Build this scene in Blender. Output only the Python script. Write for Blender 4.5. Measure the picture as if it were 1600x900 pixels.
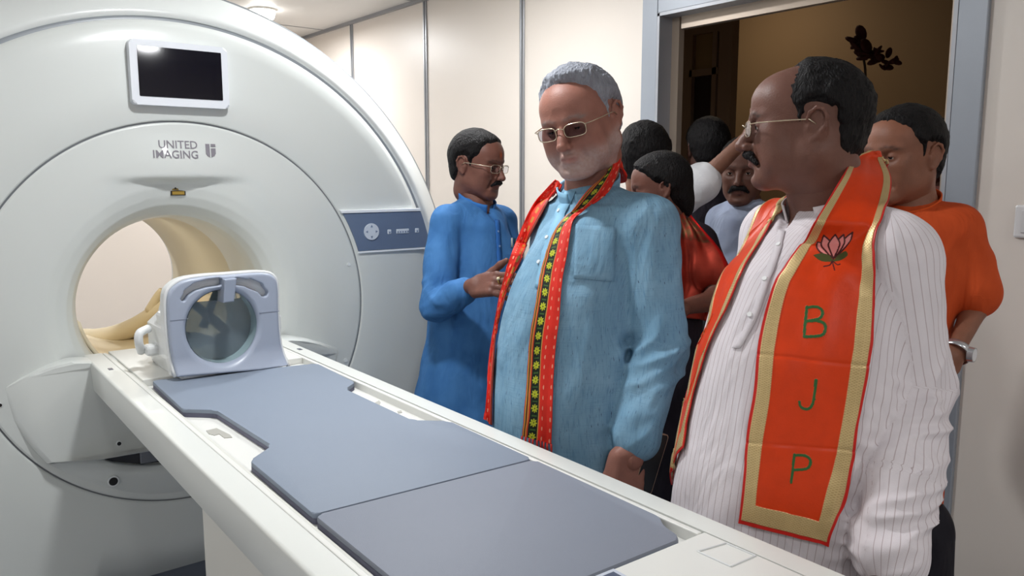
import bpy, bmesh, math, random
import numpy as np
from mathutils import Vector, Matrix
random.seed(7)
RNG = np.random.default_rng(5)
for _o in list(bpy.data.objects): bpy.data.objects.remove(_o)
SC = bpy.context.scene
COL = SC.collection

# ------------------------------------------------------------------ camera
CAM_H = 1.45; FOC = 1250.0; PITCH = math.radians(7.8797); YAW = math.radians(38.395)
cam = bpy.data.cameras.new('camera'); cam_o = bpy.data.objects.new('camera', cam); COL.objects.link(cam_o)
cam.sensor_width = 36; cam.lens = FOC/1600*36; cam.clip_start = .02; cam.clip_end = 60
cam_o.location = (0, 0, CAM_H); cam_o.rotation_euler = (math.pi/2-PITCH, 0, -YAW)
SC.camera = cam_o
CO = np.array([0, 0, CAM_H])
_fh = np.array([math.sin(YAW), math.cos(YAW), 0]); CR = np.array([math.cos(YAW), -math.sin(YAW), 0])
CF = _fh*math.cos(PITCH)-np.array([0, 0, 1.])*math.sin(PITCH); CU = np.cross(CR, CF)

# ------------------------------------------------------------------ world, colour management, large lights
SC.view_settings.view_transform = 'Standard'; SC.view_settings.look = 'None'
SC.view_settings.exposure = 0.0; SC.view_settings.gamma = 1; SC.view_settings.use_curve_mapping = False
W = bpy.data.worlds.new('world'); SC.world = W; W.use_nodes = True
W.node_tree.nodes['Background'].inputs[0].default_value = (.05, .05, .055, 1)
W.node_tree.nodes['Background'].inputs[1].default_value = .3
CEIL = 2.48; HALL_CEIL = 2.95
def lamp(name, loc, size, power, col=(1, .97, .93), rot=(0, 0, 0), shape='DISK'):
    l = bpy.data.lights.new(name, 'AREA'); l.shape = shape; l.size = size; l.energy = power; l.color = col
    o = bpy.data.objects.new(name, l); COL.objects.link(o); o.location = loc; o.rotation_euler = rot; return o
LIGHTS = [(1.98, 4.98), (.1, 4.3), (.82, 1.75), (1.75, 2.75), (-1.3, 1.2), (-1.3, 3.2), (.1, -.6), (1.7, -1.2), (-1.3, -1.2)]
POWER = {0: 22, 1: 14, 2: 19, 3: 18, 4: 9, 5: 16, 6: 8, 7: 12, 8: 6}
for i, (x, y) in enumerate(LIGHTS):
    lamp('downlight_lamp', (x, y, CEIL-.068), .15, POWER.get(i, 15), (.97, .985, 1))
lamp('hall_lamp', (4.2, 3.2, 2.85), .3, 4.5, (1, .82, .62))
lamp('hall_lamp', (4.0, -.6, 2.85), .3, 1.2, (1, .82, .62))

# ------------------------------------------------------------------ helpers
def at(x, y, D):
    """the point of the place at depth D (metres along the view axis) seen at photo pixel x, y"""
    return CO + D*(CF + CR*(x-800)/FOC - CU*(y-450)/FOC)
def on_plane(x, y, ax, v):
    d = CF*FOC+CR*(x-800)-CU*(y-450); return CO+d*((v-CO[ax])/d[ax])
def srgb(r, g=None, b=None):
    if g is None: r, g, b = r
    f = lambda c: ((c/255)/12.92 if c/255 <= .04045 else ((c/255+.055)/1.055)**2.4)
    return (f(r), f(g), f(b), 1)
MATS = {}
def mat(name, col, rough=.5, metal=0, bump=0, bscale=60, spec=None, mott=0, mscale=8, coat=0, sheen=0, stretch=(1, 1, 1)):
    """principled material with procedural mottling and fine bump"""
    if name in MATS: return MATS[name]
    m = bpy.data.materials.new(name); m.use_nodes = True; nt = m.node_tree; b = nt.nodes['Principled BSDF']
    c = srgb(col) if max(col[:3]) > 1.01 else (*col[:3], 1)
    b.inputs['Base Color'].default_value = c; b.inputs['Roughness'].default_value = rough; b.inputs['Metallic'].default_value = metal
    if spec is not None: b.inputs['Specular IOR Level'].default_value = spec
    if coat: b.inputs['Coat Weight'].default_value = coat
    if sheen: b.inputs['Sheen Weight'].default_value = sheen
    tc = nt.nodes.new('ShaderNodeTexCoord'); mp = nt.nodes.new('ShaderNodeMapping'); mp.inputs['Scale'].default_value = stretch
    nt.links.new(tc.outputs['Object'], mp.inputs[0])
    if mott:
        n = nt.nodes.new('ShaderNodeTexNoise'); n.inputs['Scale'].default_value = mscale; n.inputs['Detail'].default_value = 4
        nt.links.new(mp.outputs[0], n.inputs['Vector'])
        r = nt.nodes.new('ShaderNodeMix'); r.data_type = 'RGBA'
        r.inputs[6].default_value = tuple(max(0, v*(1-mott)) for v in c[:3])+(1,); r.inputs[7].default_value = tuple(min(1, v*(1+mott)) for v in c[:3])+(1,)
        nt.links.new(n.outputs[0], r.inputs[0]); nt.links.new(r.outputs[2], b.inputs['Base Color'])
    if bump:
        n2 = nt.nodes.new('ShaderNodeTexNoise'); n2.inputs['Scale'].default_value = bscale; n2.inputs['Detail'].default_value = 3
        nt.links.new(mp.outputs[0], n2.inputs['Vector'])
        bp = nt.nodes.new('ShaderNodeBump'); bp.inputs['Strength'].default_value = bump; bp.inputs['Distance'].default_value = .01
        nt.links.new(n2.outputs[0], bp.inputs['Height']); nt.links.new(bp.outputs[0], b.inputs['Normal'])
    MATS[name] = m; return m
def emat(name, col, strength):
    m = bpy.data.materials.new(name); m.use_nodes = True; b = m.node_tree.nodes['Principled BSDF']
    b.inputs['Base Color'].default_value = (*col, 1); b.inputs['Emission Color'].default_value = (*col, 1); b.inputs['Emission Strength'].default_value = strength
    return m
def link_mesh(name, me, m=None, parent=None, smooth=True, kind=None, label=None):
    o = bpy.data.objects.new(name, me); COL.objects.link(o)
    if m is not None: me.materials.append(m)
    if smooth:
        me.polygons.foreach_set('use_smooth', [True]*len(me.polygons))
    if parent is not None:
        o.parent = parent; o.matrix_parent_inverse = Matrix.Translation(-parent.location) if parent.type == 'EMPTY' else Matrix.Identity(4)
    if kind: o['kind'] = kind
    if label: o['label'] = label
    return o
def from_bm(name, bm, m=None, parent=None, smooth=False, kind=None, label=None, recalc=True):
    if recalc: bmesh.ops.recalc_face_normals(bm, faces=bm.faces)
    me = bpy.data.meshes.new(name); bm.to_mesh(me); bm.free(); return link_mesh(name, me, m, parent, smooth, kind, label)
def from_arrays(name, V, F, m=None, parent=None, smooth=True, kind=None, label=None):
    me = bpy.data.meshes.new(name); me.from_pydata([tuple(map(float, v)) for v in V], [], [tuple(int(i) for i in f) for f in F]); me.update()
    return link_mesh(name, me, m, parent, smooth, kind, label)
def thing(name, loc, label, cat, group=None):
    o = bpy.data.objects.new(name, None); COL.objects.link(o); o.location = Vector([float(v) for v in loc]); o.empty_display_size = .1
    o['label'] = label; o['category'] = cat
    if group: o['group'] = group
    return o
def tag(o, label, cat, group=None):
    o['label'] = label; o['category'] = cat
    if group: o['group'] = group
    return o
def bx(bm, lo, hi, bev=0, seg=2):
    vs = [bm.verts.new((x, y, z)) for x in (lo[0], hi[0]) for y in (lo[1], hi[1]) for z in (lo[2], hi[2])]
    fs = [bm.faces.new([vs[i] for i in q]) for q in ((0, 1, 3, 2), (4, 6, 7, 5), (0, 4, 5, 1), (2, 3, 7, 6), (0, 2, 6, 4), (1, 5, 7, 3))]
    if bev:
        es = list({e for f in fs for e in f.edges}); bmesh.ops.bevel(bm, geom=es, offset=bev, segments=seg, profile=.5, affect='EDGES')
def box(name, lo, hi, m, parent=None, bev=0, kind=None, label=None, seg=2):
    bm = bmesh.new(); bx(bm, lo, hi, bev, seg); return from_bm(name, bm, m, parent, False, kind, label)
def prism(bm, pts, d, bev=0, seg=2):
    """closed polygon pts (3-D) extruded by the vector d"""
    d = np.array(d, float); A = [bm.verts.new(tuple(map(float, p))) for p in pts]; B = [bm.verts.new(tuple(map(float, np.array(p)+d))) for p in pts]
    n = len(pts); fs = [bm.faces.new(A[::-1]), bm.faces.new(B)]
    for i in range(n): fs.append(bm.faces.new((A[i], A[(i+1) % n], B[(i+1) % n], B[i])))
    if bev:
        es = [e for e in fs[1].edges]; bmesh.ops.bevel(bm, geom=es, offset=bev, segments=seg, profile=.5, affect='EDGES')
def cyl(bm, a, b, r, r2=None, n=24, cap=True):
    a = np.array(a, float); b = np.array(b, float); r2 = r if r2 is None else r2; w = (b-a)/np.linalg.norm(b-a)
    u = np.cross(w, [0, 0, 1.] if abs(w[2]) < .9 else [1., 0, 0]); u /= np.linalg.norm(u); v = np.cross(w, u)
    A = [bm.verts.new(tuple(a+r*(u*math.cos(t)+v*math.sin(t)))) for t in np.linspace(0, 2*math.pi, n, endpoint=False)]
    B = [bm.verts.new(tuple(b+r2*(u*math.cos(t)+v*math.sin(t)))) for t in np.linspace(0, 2*math.pi, n, endpoint=False)]
    for i in range(n): bm.faces.new((A[i], A[(i+1) % n], B[(i+1) % n], B[i]))
    if cap: bm.faces.new(A[::-1]); bm.faces.new(B)
def tube_arrays(P, rad, n=10, closed=False):
    P = np.array(P, float); N = len(P); rad = np.broadcast_to(rad, (N,)); V = []; F = []
    T = np.gradient(P, axis=0) if not closed else np.roll(P, -1, 0)-np.roll(P, 1, 0); T /= np.linalg.norm(T, axis=1)[:, None]+1e-12
    u = np.cross(T[0], [0, 0, 1.] if abs(T[0][2]) < .9 else [1., 0, 0]); u /= np.linalg.norm(u)
    for i in range(N):
        u = u-T[i]*(u@T[i]); u /= np.linalg.norm(u); v = np.cross(T[i], u)
        for k in range(n):
            t = 2*math.pi*k/n; V.append(P[i]+rad[i]*(u*math.cos(t)+v*math.sin(t)))
    for i in range(N if closed else N-1):
        j = (i+1) % N
        for k in range(n): F.append((i*n+k, i*n+(k+1) % n, j*n+(k+1) % n, j*n+k))
    if not closed: F.append(tuple(range(n))[::-1]); F.append(tuple((N-1)*n+k for k in range(n)))
    return V, F
def tube(name, P, rad, m, parent=None, n=10, closed=False, label=None, kind=None):
    V, F = tube_arrays(P, rad, n, closed); return from_arrays(name, V, F, m, parent, True, kind, label)
def spline(P, n):
    """Catmull-Rom resampling of a polyline"""
    P = np.array(P, float); Q = np.vstack([2*P[0]-P[1], P, 2*P[-1]-P[-2]]); out = []
    for t in np.linspace(0, len(P)-1-1e-9, n):
        i = int(t); f = t-i; a, b, c, d = Q[i:i+4]
        out.append(.5*((2*b)+(-a+c)*f+(2*a-5*b+4*c-d)*f*f+(-a+3*b-3*c+d)*f**3))
    return np.array(out)
def auto_smooth(o, ang=40):
    me = o.data
    me.polygons.foreach_set('use_smooth', [True]*len(me.polygons))
    me.set_sharp_from_angle(angle=math.radians(ang))
# ------------------------------------------------------------------ signed-distance modelling kit
class Field:
    """a grid of signed distances that primitives are blended into, meshed by surface nets"""
    def __init__(s, lo, hi, h):
        s.lo = np.array(lo, float); s.h = h; s.n = np.ceil((np.array(hi)-s.lo)/h).astype(int)+1
        s.D = np.full(s.n, 1.0, np.float32)
    def _sub(s, lo, hi):
        a = np.clip(np.floor((np.array(lo)-s.lo)/s.h).astype(int), 0, s.n); b = np.clip(np.ceil((np.array(hi)-s.lo)/s.h).astype(int)+1, 0, s.n)
        if np.any(b <= a): return None, None
        sl = tuple(slice(a[i], b[i]) for i in range(3))
        G = np.meshgrid(*[(s.lo[i]+s.h*np.arange(a[i], b[i])).astype(np.float32) for i in range(3)], indexing='ij')
        return sl, np.stack(G, -1)
    def op(s, fn, lo, hi, k=.01, mode='add', pad=None):
        pad = max(k, 3*s.h)+.004 if pad is None else pad
        sl, P = s._sub(np.array(lo)-pad, np.array(hi)+pad)
        if sl is None: return
        d = fn(P); A = s.D[sl]
        if mode == 'add':
            if k > 0: hh = np.clip(.5+.5*(A-d)/k, 0, 1); s.D[sl] = A*(1-hh)+d*hh-k*hh*(1-hh)
            else: s.D[sl] = np.minimum(A, d)
        elif mode == 'cut':
            d = -d
            if k > 0: hh = np.clip(.5-.5*(A-d)/k, 0, 1); s.D[sl] = A*(1-hh)+d*hh+k*hh*(1-hh)
            else: s.D[sl] = np.maximum(A, d)
        elif mode == 'disp': s.D[sl] = A+d
    def cone(s, a, b, ra, rb=None, k=.01, mode='add'):
        rb = ra if rb is None else rb; a = np.array(a, float); b = np.array(b, float); ab = b-a; L = ab@ab+1e-12; m = max(ra, rb)
        def fn(P):
            t = np.clip(((P-a)@ab)/L, 0, 1); q = P-a-t[..., None]*ab; return np.sqrt((q*q).sum(-1))-(ra+t*(rb-ra))
        s.op(fn, np.minimum(a, b)-m, np.maximum(a, b)+m, k, mode)
    def chain(s, pts, rs, k=.01, mode='add'):
        for i in range(len(pts)-1): s.cone(pts[i], pts[i+1], rs[i], rs[i+1], k, mode)
    def ell(s, c, r, R=None, k=.01, mode='add'):
        c = np.array(c, float); r = np.array(r, float); m = r.max(); R = np.eye(3) if R is None else R
        def fn(P):
            q = ((P-c)@R)/r; k0 = np.sqrt((q*q).sum(-1)); q2 = q/r; k1 = np.sqrt((q2*q2).sum(-1))+1e-9; return k0*(k0-1)/k1
        s.op(fn, c-m, c+m, k, mode)
    def rbox(s, c, hs, rad, R=None, k=.01, mode='add'):
        c = np.array(c, float); hs = np.array(hs, float); m = np.linalg.norm(hs); R = np.eye(3) if R is None else R
        def fn(P):
            q = np.abs((P-c)@R)-(hs-rad); return np.sqrt((np.maximum(q, 0)**2).sum(-1))+np.minimum(q.max(-1), 0)-rad
        s.op(fn, c-m, c+m, k, mode)
    def stack(s, zs, cx, cy, rx, ry, ang, k=.02, p=2.3, mode='add'):
        """elliptical slices: centre, radii given per height, frame turned by ang about z"""
        zs = np.array(zs, float); o = np.argsort(zs); zs = zs[o]; A = [np.array(v, float)[o] for v in (cx, cy, rx, ry)]
        zz = np.linspace(zs[0], zs[-1], 200)
        def cub(v):
            r = np.interp(zz, zs, v); kk = np.hanning(17); kk /= kk.sum(); e = np.concatenate([np.full(8, r[0]), r, np.full(8, r[-1])]); return np.convolve(e, kk, 'valid')
        A = [cub(v) for v in A]; ca, sa = math.cos(ang), math.sin(ang); m = max(A[2].max(), A[3].max())
        lo = (A[0].min()-m, A[1].min()-m, zs[0]); hi = (A[0].max()+m, A[1].max()+m, zs[-1])
        def fn(P):
            z = P[..., 2]; X = P[..., 0]-np.interp(z, zz, A[0]); Y = P[..., 1]-np.interp(z, zz, A[1])
            u = (X*ca+Y*sa)/np.interp(z, zz, A[2]); v = (-X*sa+Y*ca)/np.interp(z, zz, A[3])
            rr = (np.abs(u)**p+np.abs(v)**p)**(1/p); sc = np.minimum(np.interp(z, zz, A[2]), np.interp(z, zz, A[3]))
            d = (rr-1)*sc; e = np.maximum(zs[0]-z, z-zs[-1]); r0 = .03
            dd = np.maximum(d+r0, e+r0); return np.minimum(dd, 0)+np.sqrt(np.maximum(d+r0, 0)**2+np.maximum(e+r0, 0)**2)-r0
        s.op(fn, lo, hi, k, mode)
    def disp(s, fn, lo=None, hi=None):
        if lo is None: lo, hi = s.lo, s.lo+s.h*s.n
        s.op(fn, lo, hi, 0, 'disp', pad=0)
    def sample(s, P):
        q = (np.asarray(P, float)-s.lo)/s.h; q = np.clip(q, 0, s.n-1.001); i = q.astype(int); f = q-i; r = 0
        for a in (0, 1):
            for b in (0, 1):
                for c in (0, 1):
                    w = (f[..., 0] if a else 1-f[..., 0])*(f[..., 1] if b else 1-f[..., 1])*(f[..., 2] if c else 1-f[..., 2])
                    r = r+w*s.D[i[..., 0]+a, i[..., 1]+b, i[..., 2]+c]
        return r
    def grad(s, P):
        e = s.h; P = np.asarray(P, float); g = np.stack([s.sample(P+e*np.eye(3)[i])-s.sample(P-e*np.eye(3)[i]) for i in range(3)], -1)
        return g/(np.linalg.norm(g, axis=-1, keepdims=True)+1e-9)
    def push(s, P, off):
        """move points that are closer than off out to the offset surface"""
        P = np.array(P, float)
        for _ in range(6):
            d = s.sample(P); P = P+s.grad(P)*np.maximum(off-d, 0)[..., None]
        return P
    def snap(s, P, off):
        P = np.array(P, float)
        for _ in range(10): P = P+s.grad(P)*((off-s.sample(P))*.8)[..., None]
        return P
    def hit(s, px, py, D0=.5, D1=4, off=0.0):
        """where the line of sight through a photo pixel meets the surface"""
        d = CF+CR*(px-800)/FOC-CU*(py-450)/FOC; T = np.linspace(D0, D1, 900); Q = CO+T[:, None]*d
        ins = np.all((Q > s.lo) & (Q < s.lo+s.h*(s.n-1)), 1); v = np.where(ins, s.sample(Q), 1)-off
        i = np.argmax(v < 0) if np.any(v < 0) else np.argmin(v); return Q[i]
    def mesh(s):
        D = s.D; n = D.shape; S = D < 0
        c = np.zeros(tuple(k-1 for k in n), np.int8)
        for a in (0, 1):
            for b in (0, 1):
                for g in (0, 1): c += S[a:n[0]-1+a, b:n[1]-1+b, g:n[2]-1+g]
        act = np.argwhere((c > 0) & (c < 8)); idx = np.full(c.shape, -1, np.int64); idx[tuple(act.T)] = np.arange(len(act))
        pos = np.zeros((len(act), 3)); cnt = np.zeros(len(act)); cor = [(a, b, g) for a in (0, 1) for b in (0, 1) for g in (0, 1)]
        val = {q: D[act[:, 0]+q[0], act[:, 1]+q[1], act[:, 2]+q[2]].astype(float) for q in cor}
        for q in cor:
            for ax in range(3):
                if q[ax] == 0:
                    r = list(q); r[ax] = 1; r = tuple(r); va, vb = val[q], val[r]; m = (va < 0) != (vb < 0); t = np.where(m, va/(va-vb+1e-12), 0)
                    p = np.tile(np.array(q, float), (len(act), 1)); p[:, ax] += t; pos[m] += p[m]; cnt[m] += 1
        V = s.lo+s.h*(act+pos/cnt[:, None]); F = []
        for ax in range(3):
            sl0 = [slice(None)]*3; sl1 = [slice(None)]*3; sl0[ax] = slice(0, n[ax]-1); sl1[ax] = slice(1, n[ax])
            A, B = S[tuple(sl0)], S[tuple(sl1)]; e = np.argwhere(A != B); o1, o2 = [(1, 2), (2, 0), (0, 1)][ax]
            ok = (e[:, o1] > 0) & (e[:, o2] > 0) & (e[:, o1] < n[o1]-1) & (e[:, o2] < n[o2]-1); e = e[ok]
            def ci(d1, d2): q = e.copy(); q[:, o1] -= d1; q[:, o2] -= d2; return idx[tuple(q.T)]
            Q = np.stack([ci(1, 1), ci(0, 1), ci(0, 0), ci(1, 0)], 1); fl = ~A[tuple(e.T)]; Q[fl] = Q[fl][:, ::-1]; F.append(Q)
        return V, np.vstack(F)
_lat = RNG.random((32, 32, 32)).astype(np.float32)
def vnoise(P):
    """smooth value noise in [-1, 1]"""
    i = np.floor(P).astype(int); f = P-i; f = f*f*(3-2*f); r = 0
    for a in (0, 1):
        for b in (0, 1):
            for c in (0, 1):
                w = (f[..., 0] if a else 1-f[..., 0])*(f[..., 1] if b else 1-f[..., 1])*(f[..., 2] if c else 1-f[..., 2])
                r = r+w*_lat[(i[..., 0]+a) % 32, (i[..., 1]+b) % 32, (i[..., 2]+c) % 32]
    return r*2-1
def fast_mesh(name, V, F, m, parent=None, smooth=True, label=None, col=None, uv=None, relax=0):
    V = np.array(V, float); F = np.array(F, np.int32)
    if relax:
        E = np.vstack([F[:, [0, 1]], F[:, [1, 2]], F[:, [2, 3]], F[:, [3, 0]]]); E = np.vstack([E, E[:, ::-1]])
        for it in range(relax):
            acc = np.zeros_like(V); c = np.zeros(len(V)); np.add.at(acc, E[:, 0], V[E[:, 1]]); np.add.at(c, E[:, 0], 1); V = V*.5+.5*acc/np.maximum(c, 1)[:, None]
    me = bpy.data.meshes.new(name); me.vertices.add(len(V)); me.vertices.foreach_set('co', V.astype(np.float32).ravel())
    k = F.shape[1]; me.loops.add(F.size); me.loops.foreach_set('vertex_index', F.ravel()); me.polygons.add(len(F))
    me.polygons.foreach_set('loop_start', np.arange(0, F.size, k, dtype=np.int32)); me.update(calc_edges=True); me.validate()
    if col is not None:
        at_ = me.color_attributes.new('tint', 'FLOAT_COLOR', 'POINT'); C = np.ones((len(V), 4), np.float32); C[:, :3] = col(V) if callable(col) else col; at_.data.foreach_set('color', C.ravel())
    if uv is not None:
        a2 = me.attributes.new('cloth_uv', 'FLOAT_VECTOR', 'POINT'); Q = uv(V) if callable(uv) else uv; a2.data.foreach_set('vector', np.asarray(Q, np.float32).ravel())
    return link_mesh(name, me, m, parent, smooth, None, label)
def rot(yaw=0, pitch=0, roll=0):
    """columns: right, forward, up.  yaw: turn of the forward axis about z from +Y towards -X, pitch: nod down positive, roll: lean to the right side"""
    cy, sy = math.cos(yaw), math.sin(yaw); Rz = np.array([[cy, -sy, 0], [sy, cy, 0], [0, 0, 1.]])
    cp, sp = math.cos(-pitch), math.sin(-pitch); Rx = np.array([[1, 0, 0], [0, cp, -sp], [0, sp, cp]])
    cr, sr = math.cos(roll), math.sin(roll); Ry = np.array([[cr, 0, sr], [0, 1, 0], [-sr, 0, cr]])
    return Rz@Rx@Ry
def merge(parts):
    V = []; F = []; k = 0
    for v, f in parts: V.append(v); F.append(np.asarray(f)+k); k += len(v)
    return np.vstack(V), np.vstack(F)
def seg_sdf(P, a, b):
    a = np.array(a, float); b = np.array(b, float); ab = b-a; t = np.clip(((P-a)@ab)/(ab@ab+1e-12), 0, 1); q = P-a-t[..., None]*ab; return np.sqrt((q*q).sum(-1))
def poly_sdf(P, poly):
    """signed distance in the plane to a closed polygon, negative inside"""
    poly = np.array(poly, float); d = np.full(P.shape[:-1], 1e9); ins = np.zeros(P.shape[:-1], bool); n = len(poly)
    for i in range(n):
        a, b = poly[i], poly[(i+1) % n]; d = np.minimum(d, seg_sdf(P, a, b))
        c = (a[1] > P[..., 1]) != (b[1] > P[..., 1]); xx = a[0]+(P[..., 1]-a[1])*(b[0]-a[0])/(b[1]-a[1]+1e-12); ins ^= c & (P[..., 0] < xx)
    return np.where(ins, -d, d)
# ================================================================== THE ROOM
M_wall = mat('wall_panel_white', (236, 230, 222), .35, bump=.03, bscale=3, mott=.015, mscale=1.5)
M_wallR = mat('wall_panel_grey_white', (228, 219, 210), .4, bump=.03, bscale=3, mott=.02, mscale=1.5)
M_ceil = mat('ceiling_panel', (222, 220, 216), .5, mott=.02, mscale=2)
M_alu = mat('brushed_aluminium_trim', (150, 152, 156), .35, metal=.6, bump=.05, bscale=200, stretch=(1, 1, .03))
M_floor = mat('vinyl_floor_grey', (150, 155, 165), .35, mott=.08, mscale=30)
M_frame = mat('door_frame_grey_blue', (150, 156, 165), .4, metal=.15, mott=.03, mscale=6)
M_hall = mat('hall_wall_tan', (170, 142, 106), .7, mott=.06, mscale=1.2)
WX = 2.60; WT = .06; X0 = -2.4; Y0 = -2.4; Y1 = 5.78
DY0, DY1, DZ = 1.115, 2.295, 2.115        # doorway in the right wall
def wall(name, lo, hi, m): return box(name, lo, hi, m, kind='structure')
wall('floor', (X0-.1, Y0-.1, -.1), (5.2, Y1+.1, 0), M_floor)
wall('ceiling', (X0-.1, Y0-.1, CEIL), (WX+WT, Y1+.1, CEIL+.1), M_ceil)
wall('wall_left', (X0-.1, Y0, 0), (X0, Y1, CEIL), M_wall)
wall('wall_near', (X0, Y0-.1, 0), (WX+WT, Y0, CEIL), M_wall)
wall('wall_far', (X0, Y1, 0), (WX+WT, Y1+.1, CEIL), mat('far_wall_warm', (238, 226, 214), .5, mott=.02, mscale=1.5))
# right wall with the door hole, one mesh
bm = bmesh.new()
bx(bm, (WX, Y0, 0), (WX+WT, DY0, HALL_CEIL)); bx(bm, (WX, DY1, 0), (WX+WT, Y1, HALL_CEIL)); bx(bm, (WX, DY0, DZ), (WX+WT, DY1, HALL_CEIL))
from_bm('wall_right', bm, M_wallR, kind='structure')
# panel joints on the right wall
for i, y in enumerate((3.195, 4.09, 5.005)):
    bm = bmesh.new()
    for k in (-1, 1): bx(bm, (WX-.008, y+k*.012-.006, 0), (WX, y+k*.012+.006, CEIL), .002, 1)
    bx(bm, (WX-.003, y-.007, 0), (WX, y+.007, CEIL))
    from_bm('trim_%d' % (i+1), bm, M_alu, kind='structure')
bm = bmesh.new(); bx(bm, (WX-.012, DY1+.1, 0), (WX, Y1, .09)); bx(bm, (WX-.012, Y0, 0), (WX, DY0-.1, .09)); from_bm('baseboard_right', bm, M_alu, kind='structure')
bm = bmesh.new(); bx(bm, (WX-.02, DY1+.1, CEIL-.02), (WX, Y1, CEIL)); from_bm('trim_4', bm, M_alu, kind='structure')
# ceiling panel joints
bm = bmesh.new()
for y in np.arange(Y0+.6, Y1, 1.2): bx(bm, (X0, y-.004, CEIL-.003), (WX, y+.004, CEIL))
from_bm('trim_5', bm, M_alu, kind='structure')
# door frame: face band on the wall, deep jamb lining
fr = thing('door_1', (WX, (DY0+DY1)/2, 0), 'wide grey-blue steel door frame around the open doorway', 'door frame'); fr['kind'] = 'structure'
bm = bmesh.new(); t = .02
for lo, hi in (((WX-t, DY0-.085, 0), (WX, DY0, DZ+.085)), ((WX-t, DY1, 0), (WX, DY1+.085, DZ+.085)), ((WX-t, DY0, DZ), (WX, DY1, DZ+.085))): bx(bm, lo, hi, .003, 1)
from_bm('frame_face', bm, M_frame, fr)
M_jamb = mat('door_jamb_steel', (158, 160, 166), .4, metal=.2, mott=.05, mscale=5)
bm = bmesh.new()
bx(bm, (WX-.021, DY1-.012, 0), (WX+.062, DY1+.001, DZ)); bx(bm, (WX-.021, DY0-.001, 0), (WX+.062, DY0+.012, DZ)); bx(bm, (WX-.021, DY0, DZ-.012), (WX+.062, DY1, DZ+.001))
from_bm('jamb_lining', bm, M_jamb, fr)
bm = bmesh.new(); M_stop = mat('door_stop_bronze', (176, 160, 144), .4, metal=.3)
bx(bm, (WX+.058, DY1-.05, 0), (WX+.09, DY1-.012, DZ)); bx(bm, (WX+.058, DY0+.012, 0), (WX+.09, DY0+.05, DZ)); bx(bm, (WX+.058, DY0+.05, DZ-.06), (WX+.09, DY1-.06, DZ-.012))
from_bm('door_stop', bm, M_stop, fr)
# hall beyond the door
HX = 4.9
wall('wall_hall_back', (HX, Y0, 0), (HX+.1, Y1, HALL_CEIL), M_hall)
wall('wall_hall_near', (WX+WT, Y0-.1, 0), (HX, Y0, HALL_CEIL), M_hall)
wall('wall_hall_far', (WX+WT, Y1, 0), (HX, Y1+.1, HALL_CEIL), M_hall)
wall('ceiling_hall', (WX+WT, Y0, HALL_CEIL), (HX, Y1, HALL_CEIL+.1), mat('hall_ceiling', (150, 135, 110), .8, mott=.03))
# bronze aluminium framed door with a transom in the hall
HDX = 3.9
def hp(x, y): P = on_plane(x, y, 0, HDX); return P[1], P[2]
M_bronze = mat('bronze_aluminium', (150, 128, 106), .45, metal=.2)
hd = thing('door_2', (HDX, hp(1100, 100)[0], 0), 'brown aluminium partition door with a glazed transom over a dark opening', 'door'); hd['kind'] = 'structure'
yL, zT = hp(1071, 38); yR, _ = hp(1145, 45); yR -= 0; yl = hp(1080, 60)[0]; yr = hp(1124, 60)[0]; zt = hp(1100, 52)[1]; zm = hp(1100, 113)[1]
bm = bmesh.new()
bx(bm, (HDX, yL-.0, 0), (HDX+.06, yL+.3, zT)); bx(bm, (HDX, yR, 0), (HDX+.06, yr, zT)); bx(bm, (HDX, yr, zt), (HDX+.06, yL, zT))
from_bm('door_frame', bm, M_bronze, hd)
bm = bmesh.new(); bx(bm, (HDX-.01, yr, zm-.02), (HDX+.05, yl, zm+.02)); y2 = hp(1117, 80)[0]; bx(bm, (HDX-.01, y2-.02, zm-.5), (HDX+.05, y2+.01, zt)); bx(bm, (HDX-.01, yl-.02, 0), (HDX+.05, yl+.05, zt))
from_bm('mullion', bm, M_bronze, hd)
box('transom_pane', (HDX+.02, yr, zm), (HDX+.03, yl, zt), mat('transom_glass_tan', (150, 125, 85), .2, mott=.05), hd)
box('opening_shade', (HDX+.02, yr+.03, 0), (HDX+.035, yl, zm), mat('opening_shade_dark', (38, 26, 24), .6, mott=.2, mscale=6), hd)  # flat sheet, the gloom of the open doorway put into its colour
# switch plate
sw = thing('wall_switch', (WX-.005, .87, 1.33), 'white rounded wall switch at the right edge of the photo', 'wall switch')
P1 = on_plane(1589, 320, 0, WX); P2 = on_plane(1589, 371, 0, WX)
box('plate', (WX-.014, P1[1]-.09, P2[2]), (WX, P1[1], P1[2]), mat('switch_plastic', (225, 224, 224), .3, bump=.01), sw, .006)
box('rocker', (WX-.018, P1[1]-.07, P2[2]+.015), (WX-.013, P1[1]-.02, P1[2]-.015), mat('switch_rocker', (214, 213, 213), .3, bump=.01), sw, .002)
# ceiling downlights
M_em = emat('downlight_glow', (1, .98, .94), 14)
M_ring = mat('downlight_ring', (235, 232, 225), .3, bump=.01)
for i, (x, y) in enumerate(LIGHTS):
    if i == 0:
        lb = 'round glowing ceiling downlight above the top edge of the scanner'
    else: lb = 'round ceiling downlight lighting the room outside the photo'
    t = thing('ceiling_downlight', (x, y, CEIL), lb, 'ceiling light', 'round ceiling downlights' if i else None)
    V, F = [], []
    bm = bmesh.new(); cyl(bm, (x, y, CEIL), (x, y, CEIL-.012), .084, .082, 40); from_bm('light_housing', bm, M_ring, t, True)
    auto_smooth(t.children[0])
    bm = bmesh.new(); cyl(bm, (x, y, CEIL-.0125), (x, y, CEIL-.055), .078, .066, 40); from_bm('diffuser', bm, M_em, t)
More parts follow.
